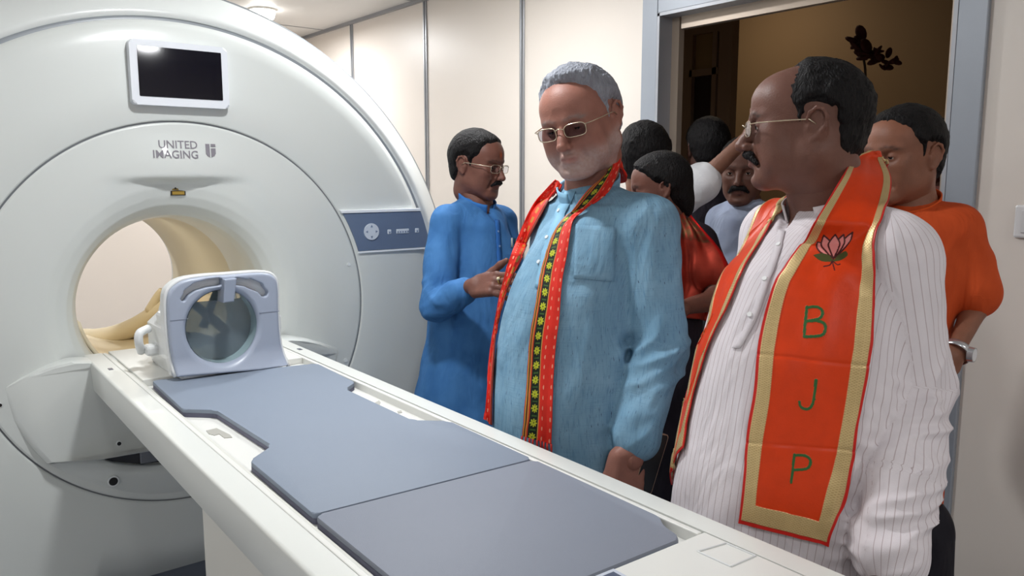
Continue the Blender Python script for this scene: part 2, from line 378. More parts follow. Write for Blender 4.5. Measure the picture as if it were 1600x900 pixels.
# dark red dried flower ornament on the hall wall
fl = thing('wall_flower', at(1352, 80, 3.9), 'dark red flower ornament on a thin stem against the tan hall wall', 'flower')
M_flo = mat('dried_flower_red', (74, 30, 24), .8, mott=.4, mscale=30)
def petal_blob(c, s, seed):
    r = np.random.default_rng(seed); bm = bmesh.new()
    for k in range(9):
        d = r.normal(size=3)*s*.55; p = np.array(c)+d
        mtx = Matrix.Translation(Vector(p)) @ Matrix.Rotation(r.uniform(0, 6), 4, Vector(r.normal(size=3)).normalized()) @ Matrix.Diagonal((s, s*.65, s*.25, 1))
        bmesh.ops.create_icosphere(bm, subdivisions=2, radius=1, matrix=mtx)
    return bm
from_bm('bloom', petal_blob(at(1345, 72, 3.9), .055, 1), M_flo, fl, True, recalc=False)
from_bm('bloom', petal_blob(at(1368, 86, 3.9), .035, 2), M_flo, fl, True, recalc=False)
from_bm('bloom', petal_blob(at(1384, 100, 3.9), .028, 3), M_flo, fl, True, recalc=False)
tube('stem', spline([at(1345, 76, 3.9), at(1352, 110, 3.9), at(1350, 170, 3.9), at(1346, 330, 3.9)], 16), .006, mat('flower_stem', (66, 50, 34), .8, mott=.2), fl, 8)
tube('stem', spline([at(1345, 76, 3.9), at(1366, 82, 3.9), at(1386, 102, 3.9)], 8), .006, MATS['flower_stem'], fl, 8)
# ================================================================== THE SCANNER
M_shell = mat('scanner_gloss_white', (215, 219, 216), .28, bump=.01, bscale=2, coat=.2)
M_shell2 = mat('scanner_side_white', (222, 226, 224), .3, bump=.01, bscale=2, coat=.2)
M_seam = mat('scanner_seam_grey', (120, 124, 128), .5, mott=.05)
M_bore = mat('bore_liner_beige', (216, 209, 188), .45, mott=.02)
GX, GZ = .785, .985
sc = thing('mri_scanner', (GX, 2.7, 0), 'large round white scanner gantry with a wide bore, grey logo and blue control panel', 'medical scanner')
def sm(x): x = np.clip(x, 0, 1); return x*x*(3-2*x)
GY = 2.70
# --- front: polar sheet between bore edge and the rim groove
def loft_rings(rings, n=160):
    V = []; F = []
    for (cx, cz, r, y) in rings:
        for k in range(n):
            a = 2*math.pi*k/n; V.append((cx+r*math.cos(a), y, cz+r*math.sin(a)))
    for i in range(len(rings)-1):
        for k in range(n): F.append((i*n+k, i*n+(k+1) % n, (i+1)*n+(k+1) % n, (i+1)*n+k))
    return np.array(V), F
ZB = .14      # underside of the gantry
def clampz(V): V[:, 2] = np.maximum(V[:, 2], ZB); return V
BCX, BCZ, BR = .760, 1.030, .283
rings = []
prof = [(.283, .33), (.283, .26), (.284, .19), (.288, .135), (.297, .09), (.312, .06), (.335, .036), (.365, .02), (.40, .010), (.45, .004), (.5, .001), (.56, 0), (.60, 0), (.617, 0), (.622, .004)]
for r, dy in prof:
    t = (r-.283)/(.622-.283); rings.append((BCX+(.788-BCX)*t, BCZ+(1.001-BCZ)*t, r, GY+dy))
n_ = 200; rr = []
for i in range(len(rings)-1):
    for s in np.linspace(0, 1, 6, endpoint=False): rr.append(tuple(np.array(rings[i])*(1-s)+np.array(rings[i+1])*s))
rr.append(rings[-1])
V, F = loft_rings(rr, n_)
# the brow above the bore: the plate steps back below a horizontal crease
x, z = V[:, 0], V[:, 2]
w = sm(1-np.abs(x-.78)/.25)
rad = np.hypot(x-BCX, z-BCZ)
V[:, 1] += np.where(z > 1.05, w*.026*sm((1.452-z)/.02)*sm((rad-.283)/.03), 0)
V[:, 1] -= w*.012*sm((z-1.43)/.02)*sm((1.60-z)/.14)
inner_cover = from_arrays('inner_front_cover', V, F, M_shell, sc)
# flat outer front disc
V, F = loft_rings([(.788, 1.001, .624, GY+.012), (.788, 1.001, .629, GY+.002), (.788, 1.0, .634, GY), (.785, .99, .75, GY), (.78, .975, .9, GY+.004), (.777, .968, .945, GY+.010), (.777, .968, .968, GY+.022), (.777, .968, .975, GY+.045)], 200)
from_arrays('outer_front_disc', clampz(V), F, M_shell, sc)
V, F = loft_rings([(.788, 1.001, .616, GY+.004), (.788, 1.001, .623, GY+.008), (.788, 1.001, .630, GY+.004)], 200)
from_arrays('seam_ring', V, F, M_seam, sc, label='thin grey seam ring')
V, F = loft_rings([(.777, .968, .966, GY+.03), (.776, .966, .982, GY+.04), (.776, .965, .990, GY+.03)], 200)
from_arrays('rim_groove', clampz(V), F, mat('rim_groove_grey', (150, 156, 162), .35, mott=.03), sc, label='grey groove around the disc')
V, F = loft_rings([(.776, .965, .984, GY+.04), (.775, .962, .992, GY+.028), (.772, .95, 1.03, GY+.04), (.762, .928, 1.09, GY+.085), (.755, .912, 1.15, GY+.13), (.752, .907, 1.17, GY+.155)], 200)
from_arrays('rim_band', clampz(V), F, M_shell2, sc)
V, F = loft_rings([(.752, .907, 1.165, GY+.15), (.752, .907, 1.176, GY+.158), (.752, .907, 1.176, GY+.17), (.752, .907, 1.165, GY+.178)], 200)
from_arrays('edge_seam', clampz(V), F, M_seam, sc)
V, F = loft_rings([(.752, .907, 1.168, GY+.17), (.752, .907, 1.168, GY+.19), (.745, .907, 1.10, GY+.45), (.745, .907, 1.08, 3.75), (.745, .907, 1.04, 3.85), (.752, .95, .5, 3.87), (BCX, BCZ, .33, 3.87), (BCX, BCZ, .285, 3.84), (BCX, BCZ, .283, 3.8)], 200)
from_arrays('rear_housing', clampz(V), F, M_shell2, sc)
V, F = loft_rings([(BCX, BCZ, .284, GY+.32), (BCX, BCZ, .282, GY+.36), (BCX, BCZ, .282, 3.81)], 120)
from_arrays('bore_liner', V, F, M_bore, sc, label='beige inner tube of the bore')
box('sensor_plate', (BCX+.272, 3.45, 1.12), (BCX+.283, 3.52, 1.17), mat('sensor_grey', (176, 164, 140), .5, mott=.05), sc, .003)
box('plinth', (.15, 2.80, 0), (1.40, 3.7, ZB), mat('scanner_plinth', (120, 128, 142), .5, mott=.05), sc)
# bore lighting: one unseen disc lamp without a fitting
lamp('bore_lamp', (BCX, 3.35, 1.29), .18, .7, (1, .93, .80))
# --- monitor
mo = lambda px, py, y=GY: on_plane(px, py, 1, y)
def fpoly(name, pts, y0, y1, m, parent, bev=0, label=None, seg=2):
    bm = bmesh.new(); A = [(p[0], y1, p[1]) for p in pts]; prism(bm, A, (0, y0-y1, 0), bev, seg); return from_bm(name, bm, m, parent, False, None, label)
def rrect(x0, x1, z0, z1, r, n=6):
    out = []
    for cx, cz, a0 in ((x1-r, z1-r, 0), (x0+r, z1-r, 90), (x0+r, z0+r, 180), (x1-r, z0+r, 270)):
        for k in range(n+1): a = math.radians(a0+90*k/n); out.append((cx+r*math.cos(a), cz+r*math.sin(a)))
    return out
bez = fpoly('monitor_bezel', rrect(.641, .937, 1.671, 1.866, .014), GY-.030, GY+.002, mat('monitor_bezel_white', (226, 230, 236), .3, bump=.01), sc, .006)
scr = fpoly('screen', rrect(.663, .916, 1.697, 1.847, .003), GY-.032, GY-.028, mat('black_glass_screen', (10, 10, 22), .06, mott=.3, mscale=4), bez)
# --- blue control panel between the inner ring and the rim
pa = []
for z_ in np.linspace(1.318, 1.176, 12): pa.append((.788+math.sqrt(.640**2-(z_-1.001)**2), z_))
pb = []
for z_ in np.linspace(1.176, 1.318, 12): pb.append((.777+math.sqrt(.966**2-(z_-.968)**2), z_))
cp = fpoly('control_panel', pa+pb, GY-.006, GY+.01, mat('control_panel_blue', (104, 119, 144), .35, mott=.03), sc, .001, 'blue-grey control panel')
pw = [(x_, z_+d) for (x_, z_), d in zip([pa[0], pb[-1]], (0, 0))]
fpoly('panel_strip', [(pa[0][0]-.006, 1.319), (pb[-1][0], 1.319), (pb[-1][0]-.004, 1.330), (pa[0][0]-.014, 1.330)], GY-.010, GY+.01, mat('panel_strip_white', (236, 240, 244), .25, bump=.01), sc, .001)
fpoly('panel_strip', [(pa[-1][0], 1.168), (pb[0][0], 1.168), (pb[0][0], 1.175), (pa[-1][0], 1.175)], GY-.008, GY+.01, MATS['panel_strip_white'], sc, .001)
M_btn = mat('panel_button_white', (206, 214, 224), .4, mott=.04)
bm = bmesh.new(); cyl(bm, (1.458, GY+.0, 1.247), (1.458, GY-.010, 1.247), .032, .031, 40)
dial = from_bm('round_keypad', bm, M_btn, cp)
M_ico = mat('panel_icon_blue', (120, 136, 160), .5, mott=.03)
for k in range(4):
    a = k*math.pi/2; bm = bmesh.new(); c = (1.458+.02*math.cos(a), 1.247+.02*math.sin(a))
    prism(bm, [(c[0]+.006*math.cos(a+q), GY-.0095, c[1]+.006*math.sin(a+q)) for q in (0, 2.2, -2.2)][::-1], (0, -.0015, 0)); from_bm('arrow_mark', bm, M_ico, dial)
for x0_, x1_, n in ((1.527, 1.543, 1), (1.566, 1.622, 5), (1.650, 1.667, 1)):
    bm = bmesh.new(); bx(bm, (x0_, GY-.009, 1.234), (x1_, GY-.004, 1.252), .002, 1); bt = from_bm('panel_button', bm, M_btn, cp)
    bm = bmesh.new()
    for k in range(n):
        xc = x0_+(k+.5)*(x1_-x0_)/n; bx(bm, (xc-.003, GY-.0098, 1.238), (xc+.003, GY-.0088, 1.244))
    from_bm('button_mark', bm, M_ico, bt)
# --- lettering
def text_mesh(body, size, spacing=1.0, offset=0.0, extrude=.0):
    cu = bpy.data.curves.new('t', 'FONT'); cu.body = body; cu.size = size; cu.space_character = spacing; cu.offset = offset; cu.extrude = extrude; cu.resolution_u = 3
    o = bpy.data.objects.new('t', cu); COL.objects.link(o); bpy.context.view_layer.update()
    me = bpy.data.meshes.new_from_object(o); bpy.data.objects.remove(o); bpy.data.curves.remove(cu)
    V = np.array([v.co[:] for v in me.vertices]); F = [tuple(p.vertices) for p in me.polygons]; bpy.data.meshes.remove(me)
    return V, F
M_logo = mat('logo_grey', (132, 128, 136), .5, mott=.04)
def brow_y(x_, z_): return GY-sm(1-np.abs(x_-.78)/.25)*.012*sm((z_-1.43)/.02)*sm((1.60-z_)/.14)
def wall_text(body, x0, x1, z0, z1, y, m, parent, name='lettering', offset=0.0):
    V, F = text_mesh(body, 1, 1.0, offset, .02); mn, mx = V.min(0), V.max(0)
    U = (V-mn)/(mx-mn+1e-9); xx_ = x0+(x1-x0)*U[:, 0]; zz_ = z0+(z1-z0)*U[:, 1]; P = np.stack([xx_, brow_y(xx_, zz_)-.0004-U[:, 2]*.0008, zz_], 1)
    return from_arrays(name, P, F, m, parent, False)
wall_text('UNITED', .716, .835, 1.541, 1.566, GY-.0125, M_logo, sc, offset=.008)
wall_text('IMAGING', .698, .835, 1.510, 1.535, GY-.0125, M_logo, sc, offset=.008)
# shield mark: two halves
s1 = [(.861, 1.558), (.874, 1.558), (.874, 1.515), (.866, 1.519), (.861, 1.527)]
s2 = [(.878, 1.558), (.893, 1.558), (.893, 1.549), (.878, 1.549)]
s3 = [(.878, 1.544), (.893, 1.544), (.893, 1.527), (.888, 1.519), (.878, 1.515)]
bm = bmesh.new()
for s in (s1, s2, s3): prism(bm, [(a, brow_y(a, b)-.0004, b) for a, b in s], (0, -.001, 0))
from_bm('shield_logo', bm, M_logo, sc)
# laser warning labels under the brow
def front_y(x_, z_):
    V_ = np.array([v.co[:] for v in inner_cover.data.vertices]); return V_[np.argmin((V_[:, 0]-x_)**2+(V_[:, 2]-z_)**2), 1]
YL = front_y(.785, 1.40)-.002
M_yel = mat('warning_label_gold', (160, 130, 50), .5, mott=.1, mscale=60); M_blk = mat('label_black', (34, 28, 22), .5, mott=.1)
bm = bmesh.new(); bx(bm, (.756, YL-.001, 1.391), (.803, YL+.012, 1.408)); wl = from_bm('warning_label', bm, M_blk, sc)
bm = bmesh.new(); bx(bm, (.761, YL-.002, 1.394), (.799, YL+.005, 1.405)); from_bm('label_field', bm, M_yel, wl)
bm = bmesh.new(); prism(bm, [(.760, YL+.008, 1.4085), (.782, YL+.008, 1.4085), (.771, YL+.008, 1.429)], (0, -.011, 0)); wt = from_bm('warning_triangle', bm, M_yel, sc)
bm = bmesh.new(); prism(bm, [(.7665, YL-.003, 1.4115), (.7755, YL-.003, 1.4115), (.771, YL-.003, 1.421)], (0, -.001, 0)); from_bm('triangle_mark', bm, M_blk, wt)
# --- shroud around the table mouth, low front lip, plate coloured as gap shade
def shroud(side):
    # the shroud cheek: lofted between a back outline on the cover and a front outline further out
    if side < 0:
        top = [(.255, .842), (.335, .876), (.415, .908), (.478, .897), (.56, .89)]
        bot = [(.255, .80), (.335, .598), (.47, .592), (.598, .588), (.72, .585)]
    n = len(top)
    return top, bot
SF = GY-.055
outl = [(.245, .838), (.30, .868), (.36, .892), (.415, .906), (.45, .904), (.50, .895), (1.06, .895), (1.11, .893), (1.17, .878), (1.24, .85), (1.31, .815),
        (1.315, .80), (1.30, .76), (1.27, .70), (1.20, .615), (1.10, .585), (.95, .583), (.598, .588), (.47, .592), (.338, .597), (.30, .66), (.265, .74)]
bmS = bmesh.new(); outl = np.array(outl)
dpt = lambda x_, z_: -.085*sm((x_-.24)/.26)*sm((1.33-x_)/.26)
levels = [0, .35, .7, .9, 1.0]
inset = [0, 0, .0, .004, .014]
cen = np.array([.785, .74]); prev = None
for L, ins in zip(levels, inset):
    ring = []
    for (x_, z_) in outl:
        d = cen-np.array([x_, z_]); d = d/np.linalg.norm(d); q = np.array([x_, z_])+d*ins
        ring.append(bmS.verts.new((q[0], GY+.012+(dpt(*q)-.012)*L, q[1])))
    if prev:
        for i in range(len(ring)): bmS.faces.new((prev[i], prev[(i+1) % len(ring)], ring[(i+1) % len(ring)], ring[i]))
    prev = ring
bmS.faces.new(prev)
shr = from_bm('table_shroud', bmS, M_shell, sc, True); auto_smooth(shr, 28)
# dark plate painted as the shade in the gap, and lower lip
sl = [(.46, .592), (.52, .559), (.60, .532), (.70, .520), (.80, .518), (.90, .522), (1.0, .545), (1.10, .592)]
fpoly('gap_shade_plate', sl, GY-.006, GY+.01, mat('gap_shade_dark', (52, 54, 60), .5, mott=.15, mscale=10), sc)
box('slot_bracket', (.60, GY-.012, .53), (.68, GY-.004, .585), mat('slot_bracket_grey', (130, 134, 142), .4, metal=.5, mott=.1), sc, .004)
lipV = []
lip_o = [(.345, .590), (.40, .535), (.487, .478), (.57, .435), (.656, .408), (.785, .395), (.91, .408), (1.0, .435), (1.08, .478), (1.17, .535), (1.225, .590)]
lip_i = [(.36, .594), (.46, .592), (.52, .558), (.60, .530), (.68, .518), (.785, .515), (.89, .518), (.97, .530), (1.05, .558), (1.11, .592), (1.21, .594)]
bm = bmesh.new(); rows = []
lo_, li_ = spline(lip_o, 60), spline(lip_i, 60)
for f_, y_ in ((0, GY+.004), (.12, GY-.004), (.35, GY-.012), (.7, GY-.020), (.97, GY-.024), (1, GY-.018), (1, GY+.01)):
    rows.append([bm.verts.new((a[0]*(1-f_)+b[0]*f_, y_, a[1]*(1-f_)+b[1]*f_)) for a, b in zip(lo_, li_)])
for a, b in zip(rows, rows[1:]):
    for i in range(len(a)-1): bm.faces.new((a[i], a[i+1], b[i+1], b[i]))
from_bm('lower_lip', bm, M_shell, sc, True)
M_hole = mat('screw_hole_black', (16, 16, 18), .6, mott=.2)
for (px, py), r in (((177, 752), .013), ((186, 693), .006), ((0, 633), .005), ((545, 413), .005), ((540, 563), .006)):
    yy = GY-.022 if py > 740 else (GY-.088*sm(.3/.26) if py == 693 else GY-.001)
    p = on_plane(px, py, 1, yy); rg = mat('screw_ring_white', (228, 232, 232), .3, bump=.01)
    bm = bmesh.new(); cyl(bm, (p[0], yy+.004, p[2]), (p[0], yy-.002, p[2]), r*1.3, r*1.3, 24); h = from_bm('screw_cap', bm, rg, sc)
    if px < 300: bm = bmesh.new(); cyl(bm, (p[0], yy+.001, p[2]), (p[0], yy-.003, p[2]), r, r, 24); from_bm('screw_hole', bm, M_hole, h)

# ================================================================== PATIENT TABLE
TZ = .90
TX0, TX1, TY0, TY1 = .515, 1.055, .25, 2.74
tb = thing('patient_table', (.785, 1.5, 0), 'long white patient table with side rails running into the scanner bore', 'examination table')
M_tab = mat('table_white_plastic', (222, 224, 219), .35, bump=.01, bscale=3, coat=.1)
M_tray = mat('table_tray_white', (226, 226, 221), .4, bump=.01, bscale=3)
# body profile extruded along y (cross-section in x, z): side skirts with rounded edges
def extrude_profile(name, pts, y0, y1, m, parent, ang=35, nseg=1):
    bm = bmesh.new(); A = [bm.verts.new((p[0], y0, p[1])) for p in pts]; B = [bm.verts.new((p[0], y1, p[1])) for p in pts]
    n = len(pts)
    for i in range(n): bm.faces.new((A[i], A[(i+1) % n], B[(i+1) % n], B[i]))
    bm.faces.new(A[::-1]); bm.faces.new(B)
    o = from_bm(name, bm, m, parent); auto_smooth(o, ang); return o
RB = .800
def rail_profile(x_out, x_in, zt, zb, r=.007):
    s = 1 if x_out > x_in else -1
    pts = [(x_in, zt-.012), (x_in, zt)]
    for k in range(7): a = math.radians(90-15*k); pts.append((x_out-s*r+s*r*math.cos(a), zt-r+r*math.sin(a)))
    pts += [(x_out-s*.004, zb+.012), (x_out-s*.012, zb), (x_in, zb)]
    return pts
extrude_profile('side_rail', rail_profile(.468, .520, TZ, RB), TY0, TY1, M_tab, tb)
extrude_profile('side_rail', rail_profile(1.065, 1.016, TZ, RB), TY0, TY1, M_tab, tb)
M_groove = mat('table_groove_dark', (108, 112, 116), .5, mott=.05)
for xa, xb in ((.520, .5225), (1.0135, 1.016)):
    box('groove_line', (xa, TY0+.02, TZ-.02), (xb, TY1, TZ-.005), M_groove, tb)
M_track = mat('track_cream', (214, 214, 206), .45, bump=.01)
box('inner_track', (.5225, .752, TZ-.03), (.534, TY1, TZ-.001), M_tray, tb, .002)
box('inner_track', (1.002, .752, TZ-.03), (1.0135, TY1, TZ-.001), M_tray, tb, .002)
box('track_step', (.534, .752, TZ-.03), (.543, TY1, TZ-.006), M_track, tb, .002)
box('tray_floor', (.543, .752, TZ-.045), (1.002, 2.30, TZ-.020), M_tray, tb, .001)
box('head_deck', (.543, 2.302, TZ-.035), (1.002, 2.76, TZ-.001), M_tray, tb, .002)
ec = box('end_cap', (.5225, TY0, TZ-.06), (1.0135, .748, TZ+.0005), M_tray, tb, .002)
E_ = [(.953, .651), (1.029-.02, .650), (1.028-.02, .702), (.952, .710)]
bm = bmesh.new()
for a, b in zip(E_, E_[1:]+E_[:1]): cyl(bm, (a[0], a[1], TZ+.001), (b[0], b[1], TZ+.001), .0016, n=8)
from_bm('latch_outline', bm, mat('emboss_white', (214, 216, 216), .4, bump=.01), ec)
box('weight_label', (.775, .70, TZ+.0005), (.815, .747, TZ+.0018), mat('label_grey', (196, 202, 214), .5, mott=.02), ec)
wlb, wf = text_mesh('135 kg', .016, 1, .0, .0); P = wlb-wlb.min(0)
box('label_figure', (.782, .724, TZ+.0018), (.808, .740, TZ+.0024), mat('label_ink', (70, 80, 104), .5, mott=.3, mscale=300), ec)
# underside beam and pedestal
extrude_profile('under_beam', [(.50, .80), (.60, .74), (.95, .74), (1.04, .80)], TY0+.1, TY1-.02, mat('beam_white', (206, 206, 200), .4, bump=.01), tb)
bm = bmesh.new()
for (x0_, x1_, y0_, y1_, z_) in (): pass
prism(bm, [(.518, .25, 0), (1.018, .25, 0), (1.018, 1.705, 0), (.518, 1.705, 0)], (0, 0, .803)); o = from_bm('pedestal', bm, mat('pedestal_white', (214, 212, 204), .4, bump=.01), tb)
bvm = o.modifiers.new('b', 'BEVEL'); bvm.width = .008; bvm.segments = 3
# small moulded marks on the tray, latches on the rails
M_mark = mat('mould_mark_grey', (176, 174, 166), .5, mott=.03)
bm = bmesh.new(); zt_ = TZ-.020
p = lambda a, b: on_plane(a, b, 2, zt_)
def slab(bm, px, h=.002, z=zt_):
    prism(bm, [tuple(on_plane(a, b, 2, z)) for a, b in px], (0, 0, h))
slab(bm, [(336, 672), (352, 668), (374, 678), (378, 682), (366, 683), (357, 677), (350, 679), (341, 677)], .0015)
o = from_bm('moulded_slot', bm, M_mark, tb)
bm = bmesh.new(); slab(bm, [(590, 630), (601, 624), (604, 627), (602, 634)], .0015); from_bm('moulded_arrow', bm, M_mark, tb)
bm = bmesh.new(); slab(bm, [(631, 640), (637, 639), (639, 642), (633, 643)], .0015); from_bm('moulded_dot', bm, M_mark, tb)
for q in ((176, 577), (470, 545)):
    c = on_plane(*q, 2, TZ); box('rail_sensor', (c[0]-.006, c[1]-.012, TZ-.001), (c[0]+.006, c[1]+.012, TZ+.001), mat('sensor_dark', (70, 74, 92), .3, mott=.1), tb, .0005)

# ================================================================== PADS (lie on the table: things of their own)
M_pad = mat('pad_vinyl_blue_grey', (130, 141, 157), .6, bump=.12, bscale=900, mott=.02, mscale=5)
M_pad2 = mat('pad_vinyl_grey', (130, 136, 149), .6, bump=.12, bscale=900, mott=.02, mscale=5)
M_pe = mat('pad_edge_dark', (92, 92, 112), .6, mott=.05)
def round_poly(P, r=.01, n=4):
    P = [np.array(p, float) for p in P]; out = []
    for i, p in enumerate(P):
        a, b = P[i-1]-p, P[(i+1) % len(P)]-p; la, lb = np.linalg.norm(a), np.linalg.norm(b); q = min(r, la/2.2, lb/2.2)
        s, e = p+a/la*q, p+b/lb*q
        for k in range(n+1): t = k/n; out.append((1-t)**2*s+2*t*(1-t)*p+t*t*e)
    return out
def pad(poly, label, m, h=.020):
    t = thing('table_pad', (*np.mean(poly, 0), TZ-.020), label, 'table pad'); z0 = TZ-.0198; P = round_poly(poly, .012)
    bm = bmesh.new(); A = [(q[0], q[1], z0) for q in P]; prism(bm, A, (0, 0, h*.55)); from_bm('pad_base', bm, M_pe, t)
    bm = bmesh.new(); prism(bm, [(q[0], q[1], z0+h*.5) for q in P], (0, 0, h*.5), .004, 3); o = from_bm('pad_cover', bm, m, t); auto_smooth(o, 50)
    return t
SH = lambda P: [(x_+.0205*(2.7-y_), y_) for x_, y_ in P]
up = SH([(.552, 2.275), (.536, 1.941), (.596, 1.885), (.602, 1.555), (.533, 1.495), (.523, 1.181), (.973, 1.168), (.983, 1.475), (.920, 1.532), (.925, 1.875), (.978, 1.922), (.992, 2.195)])
pad(up, 'upper blue-grey pad with notched sides lying nearest the head coil', M_pad)
lo = SH([(.523, 1.176), (.514, .756), (.928, .756), (.942, .805), (.962, .83), (.973, 1.162)])
pad(lo, 'lower plain grey pad nearest the camera end of the table', M_pad2)
_T = Matrix.Translation((.785, 2.7, 0)) @ Matrix.Rotation(-.0205, 4, 'Z') @ Matrix.Translation((-.785, -2.7, 0))
for o in [tb]+[q for q in COL.objects if q.get('category') == 'table pad']: o.matrix_basis = _T @ Matrix.Translation(o.location)

# ================================================================== HEAD COIL
hc = thing('head_coil', (.765, 2.40, TZ), 'white and pale blue head coil with a round opening and moulded top handle', 'head coil')
M_cw = mat('coil_white', (224, 226, 226), .3, bump=.01, coat=.2); M_cf = mat('coil_face_blue_grey', (164, 173, 190), .35, bump=.01)
CY = 2.235   # front face plane
def cpx(x_, y_, yy=CY): q = on_plane(x_, y_, 1, yy); return (q[0], q[2])
face_px = [(275, 588), (266, 540), (262, 490), (263, 462), (272, 448), (290, 438), (320, 433), (360, 430), (400, 427), (420, 428), (431, 435), (435, 450), (436, 490), (439, 530), (447, 572)]
fp = [np.array(cpx(*q)) for q in face_px]
fp = list(spline(fp, 70)); hole_c = np.array(cpx(349, 511)); rx = abs(cpx(405, 511)[0]-cpx(294, 511)[0])/2; rz = abs(cpx(349, 454)[1]-cpx(349, 568)[1])/2
def ring_plate(name, outer, inner, y0, y1, m, parent, bev=.0, label=None):
    bm = bmesh.new(); n = len(outer); A0 = [bm.verts.new((q[0], y0, q[1])) for q in outer]; A1 = [bm.verts.new((q[0], y1, q[1])) for q in outer]
    I0 = [bm.verts.new((q[0], y0, q[1])) for q in inner]; I1 = [bm.verts.new((q[0], y1, q[1])) for q in inner]
    for i in range(n):
        j = (i+1) % n
        bm.faces.new((A0[i], A0[j], I0[j], I0[i])); bm.faces.new((A1[j], A1[i], I1[i], I1[j])); bm.faces.new((A0[j], A0[i], A1[i], A1[j])); bm.faces.new((I0[i], I0[j], I1[j], I1[i]))
    o = from_bm(name, bm, m, parent, False, None, label); auto_smooth(o, 35); return o
def radial_match(outer, c, rx, rz):
    out = []
    for q in outer:
        a = math.atan2((q[1]-c[1])/rz, (q[0]-c[0])/rx); out.append(c+np.array([rx*math.cos(a), rz*math.sin(a)]))
    return out
bot = [fp[-1]*(1-t)+fp[0]*t for t in np.linspace(0, 1, 24)[1:-1]]
outer = fp+bot; ctr = hole_c
flare_y = lambda z: -.030*np.clip((.965-z)/.07, 0, 1)**2
oa = np.array(outer); cf = Field((oa[:, 0].min()-.02, CY-.05, TZ-.004), (oa[:, 0].max()+.02, CY+.07, oa[:, 1].max()+.02), .0022)
def plate_fn(P):
    Q = P[:, 0][:, :, [0, 2]]; d2 = poly_sdf(Q, outer)[:, None, :]; y = P[..., 1]-CY-.014-flare_y(P[..., 2]); r_ = .008
    a = d2+r_; b = np.abs(y)-.014+r_; d = np.minimum(np.maximum(a, b), 0)+np.sqrt(np.maximum(a, 0)**2+np.maximum(b, 0)**2)-r_
    u = np.sqrt(((P[..., 0]-ctr[0])/rx)**2+((P[..., 2]-ctr[1])/rz)**2); hole = (u-1)*min(rx, rz)-np.clip(-y, 0, .02)*.35
    k = .012; h_ = np.clip(.5-.5*(d+hole)/k, 0, 1); d = d*(1-h_)+(-hole)*h_+k*h_*(1-h_)
    sl = 1e9
    for pts_ in ([(287, 467, 3), (293, 457, 4.5), (306, 448, 5.5), (324, 443, 6), (342, 440.5, 6)], [(371, 440, 4.5), (390, 443, 7), (405, 449, 8), (413, 458, 4)]):
        pw_ = [np.array(cpx(a_, b_)) for a_, b_, _ in pts_]
        for q0, q1, w0, w1 in zip(pw_, pw_[1:], [c_[2] for c_ in pts_], [c_[2] for c_ in pts_][1:]):
            sl = np.minimum(sl, seg_sdf(Q, q0, q1)-(w0+w1)/2/532)
    sl = np.broadcast_to(sl[:, None, :], d.shape); k = .004; h_ = np.clip(.5-.5*(d+sl)/k, 0, 1); d = d*(1-h_)+(-sl)*h_+k*h_*(1-h_)
    return np.maximum(d, TZ+.001-P[..., 2])
cf.op(plate_fn, cf.lo, cf.lo+cf.h*cf.n, 0, pad=0); V, F = cf.mesh(); face_o = fast_mesh('coil_face', V, F, M_cf, hc, label='pale blue-grey front face with a round opening and finger slots')
rim = [(ctr+(q-ctr)*1.012) for q in fp]; tube('coil_rim', [(q[0], CY+.016+flare_y(q[1]), q[1]) for q in rim], .0055, M_cw, hc, 10)
infl = [ctr+(q-ctr)*1.03 for q in outer]; infl = [np.array([q[0], max(q[1], TZ)]) for q in infl]
ring_plate('coil_shell', infl, radial_match(outer, hole_c, rx*1.04, rz*1.04), CY+.024, CY+.055, M_cw, hc)
M_cs = mat('coil_seam_grey', (128, 136, 152), .5, mott=.05)
for q0, q1 in (((266, 501), (294, 498)), ((405, 489), (436, 486))):
    a_, b_ = cpx(*q0), cpx(*q1); bm = bmesh.new(); cyl(bm, (a_[0], CY+.0, a_[1]), (b_[0], CY+.0, b_[1]), .0011, n=8); from_bm('face_seam', bm, M_cs, hc)
# tunnel behind
n = 64; tv = []; tf = []
for yy, s in ((CY+.01, 1.0), (CY+.08, .97), (CY+.24, .93)):
    for k in range(n): a = 2*math.pi*k/n; tv.append((hole_c[0]+rx*s*math.cos(a), yy, hole_c[1]+rz*s*math.sin(a)))
for i in range(2):
    for k in range(n): tf.append((i*n+k, i*n+(k+1) % n, (i+1)*n+(k+1) % n, (i+1)*n+k))
from_arrays('coil_tunnel', tv, tf, mat('coil_tunnel_teal', (150, 172, 178), .2, bump=.01, coat=.5), hc)
# clear viewing visor across the lower part of the opening
vm = bpy.data.materials.new('visor_clear'); vm.use_nodes = True; vb = vm.node_tree.nodes['Principled BSDF']; vb.inputs['Transmission Weight'].default_value = .6; vb.inputs['Roughness'].default_value = .08
vb.inputs['Base Color'].default_value = srgb(158, 172, 180); vb.inputs['IOR'].default_value = 1.2
vn = vm.node_tree.nodes.new('ShaderNodeTexNoise'); vn.inputs['Scale'].default_value = 3; vbm = vm.node_tree.nodes.new('ShaderNodeBump'); vbm.inputs['Strength'].default_value = .2
vm.node_tree.links.new(vn.outputs[0], vbm.inputs['Height']); vm.node_tree.links.new(vbm.outputs[0], vb.inputs['Normal'])
bm = bmesh.new(); cut = .55
P = [(hole_c[0]+rx*.985*math.cos(a), CY+.05, hole_c[1]+rz*.985*math.sin(a)) for a in np.linspace(math.pi-.75, 2*math.pi+.75, 40)]
prism(bm, P, (0, .006, 0)); from_bm('visor', bm, vm, hc, label='clear tinted visor in the opening')
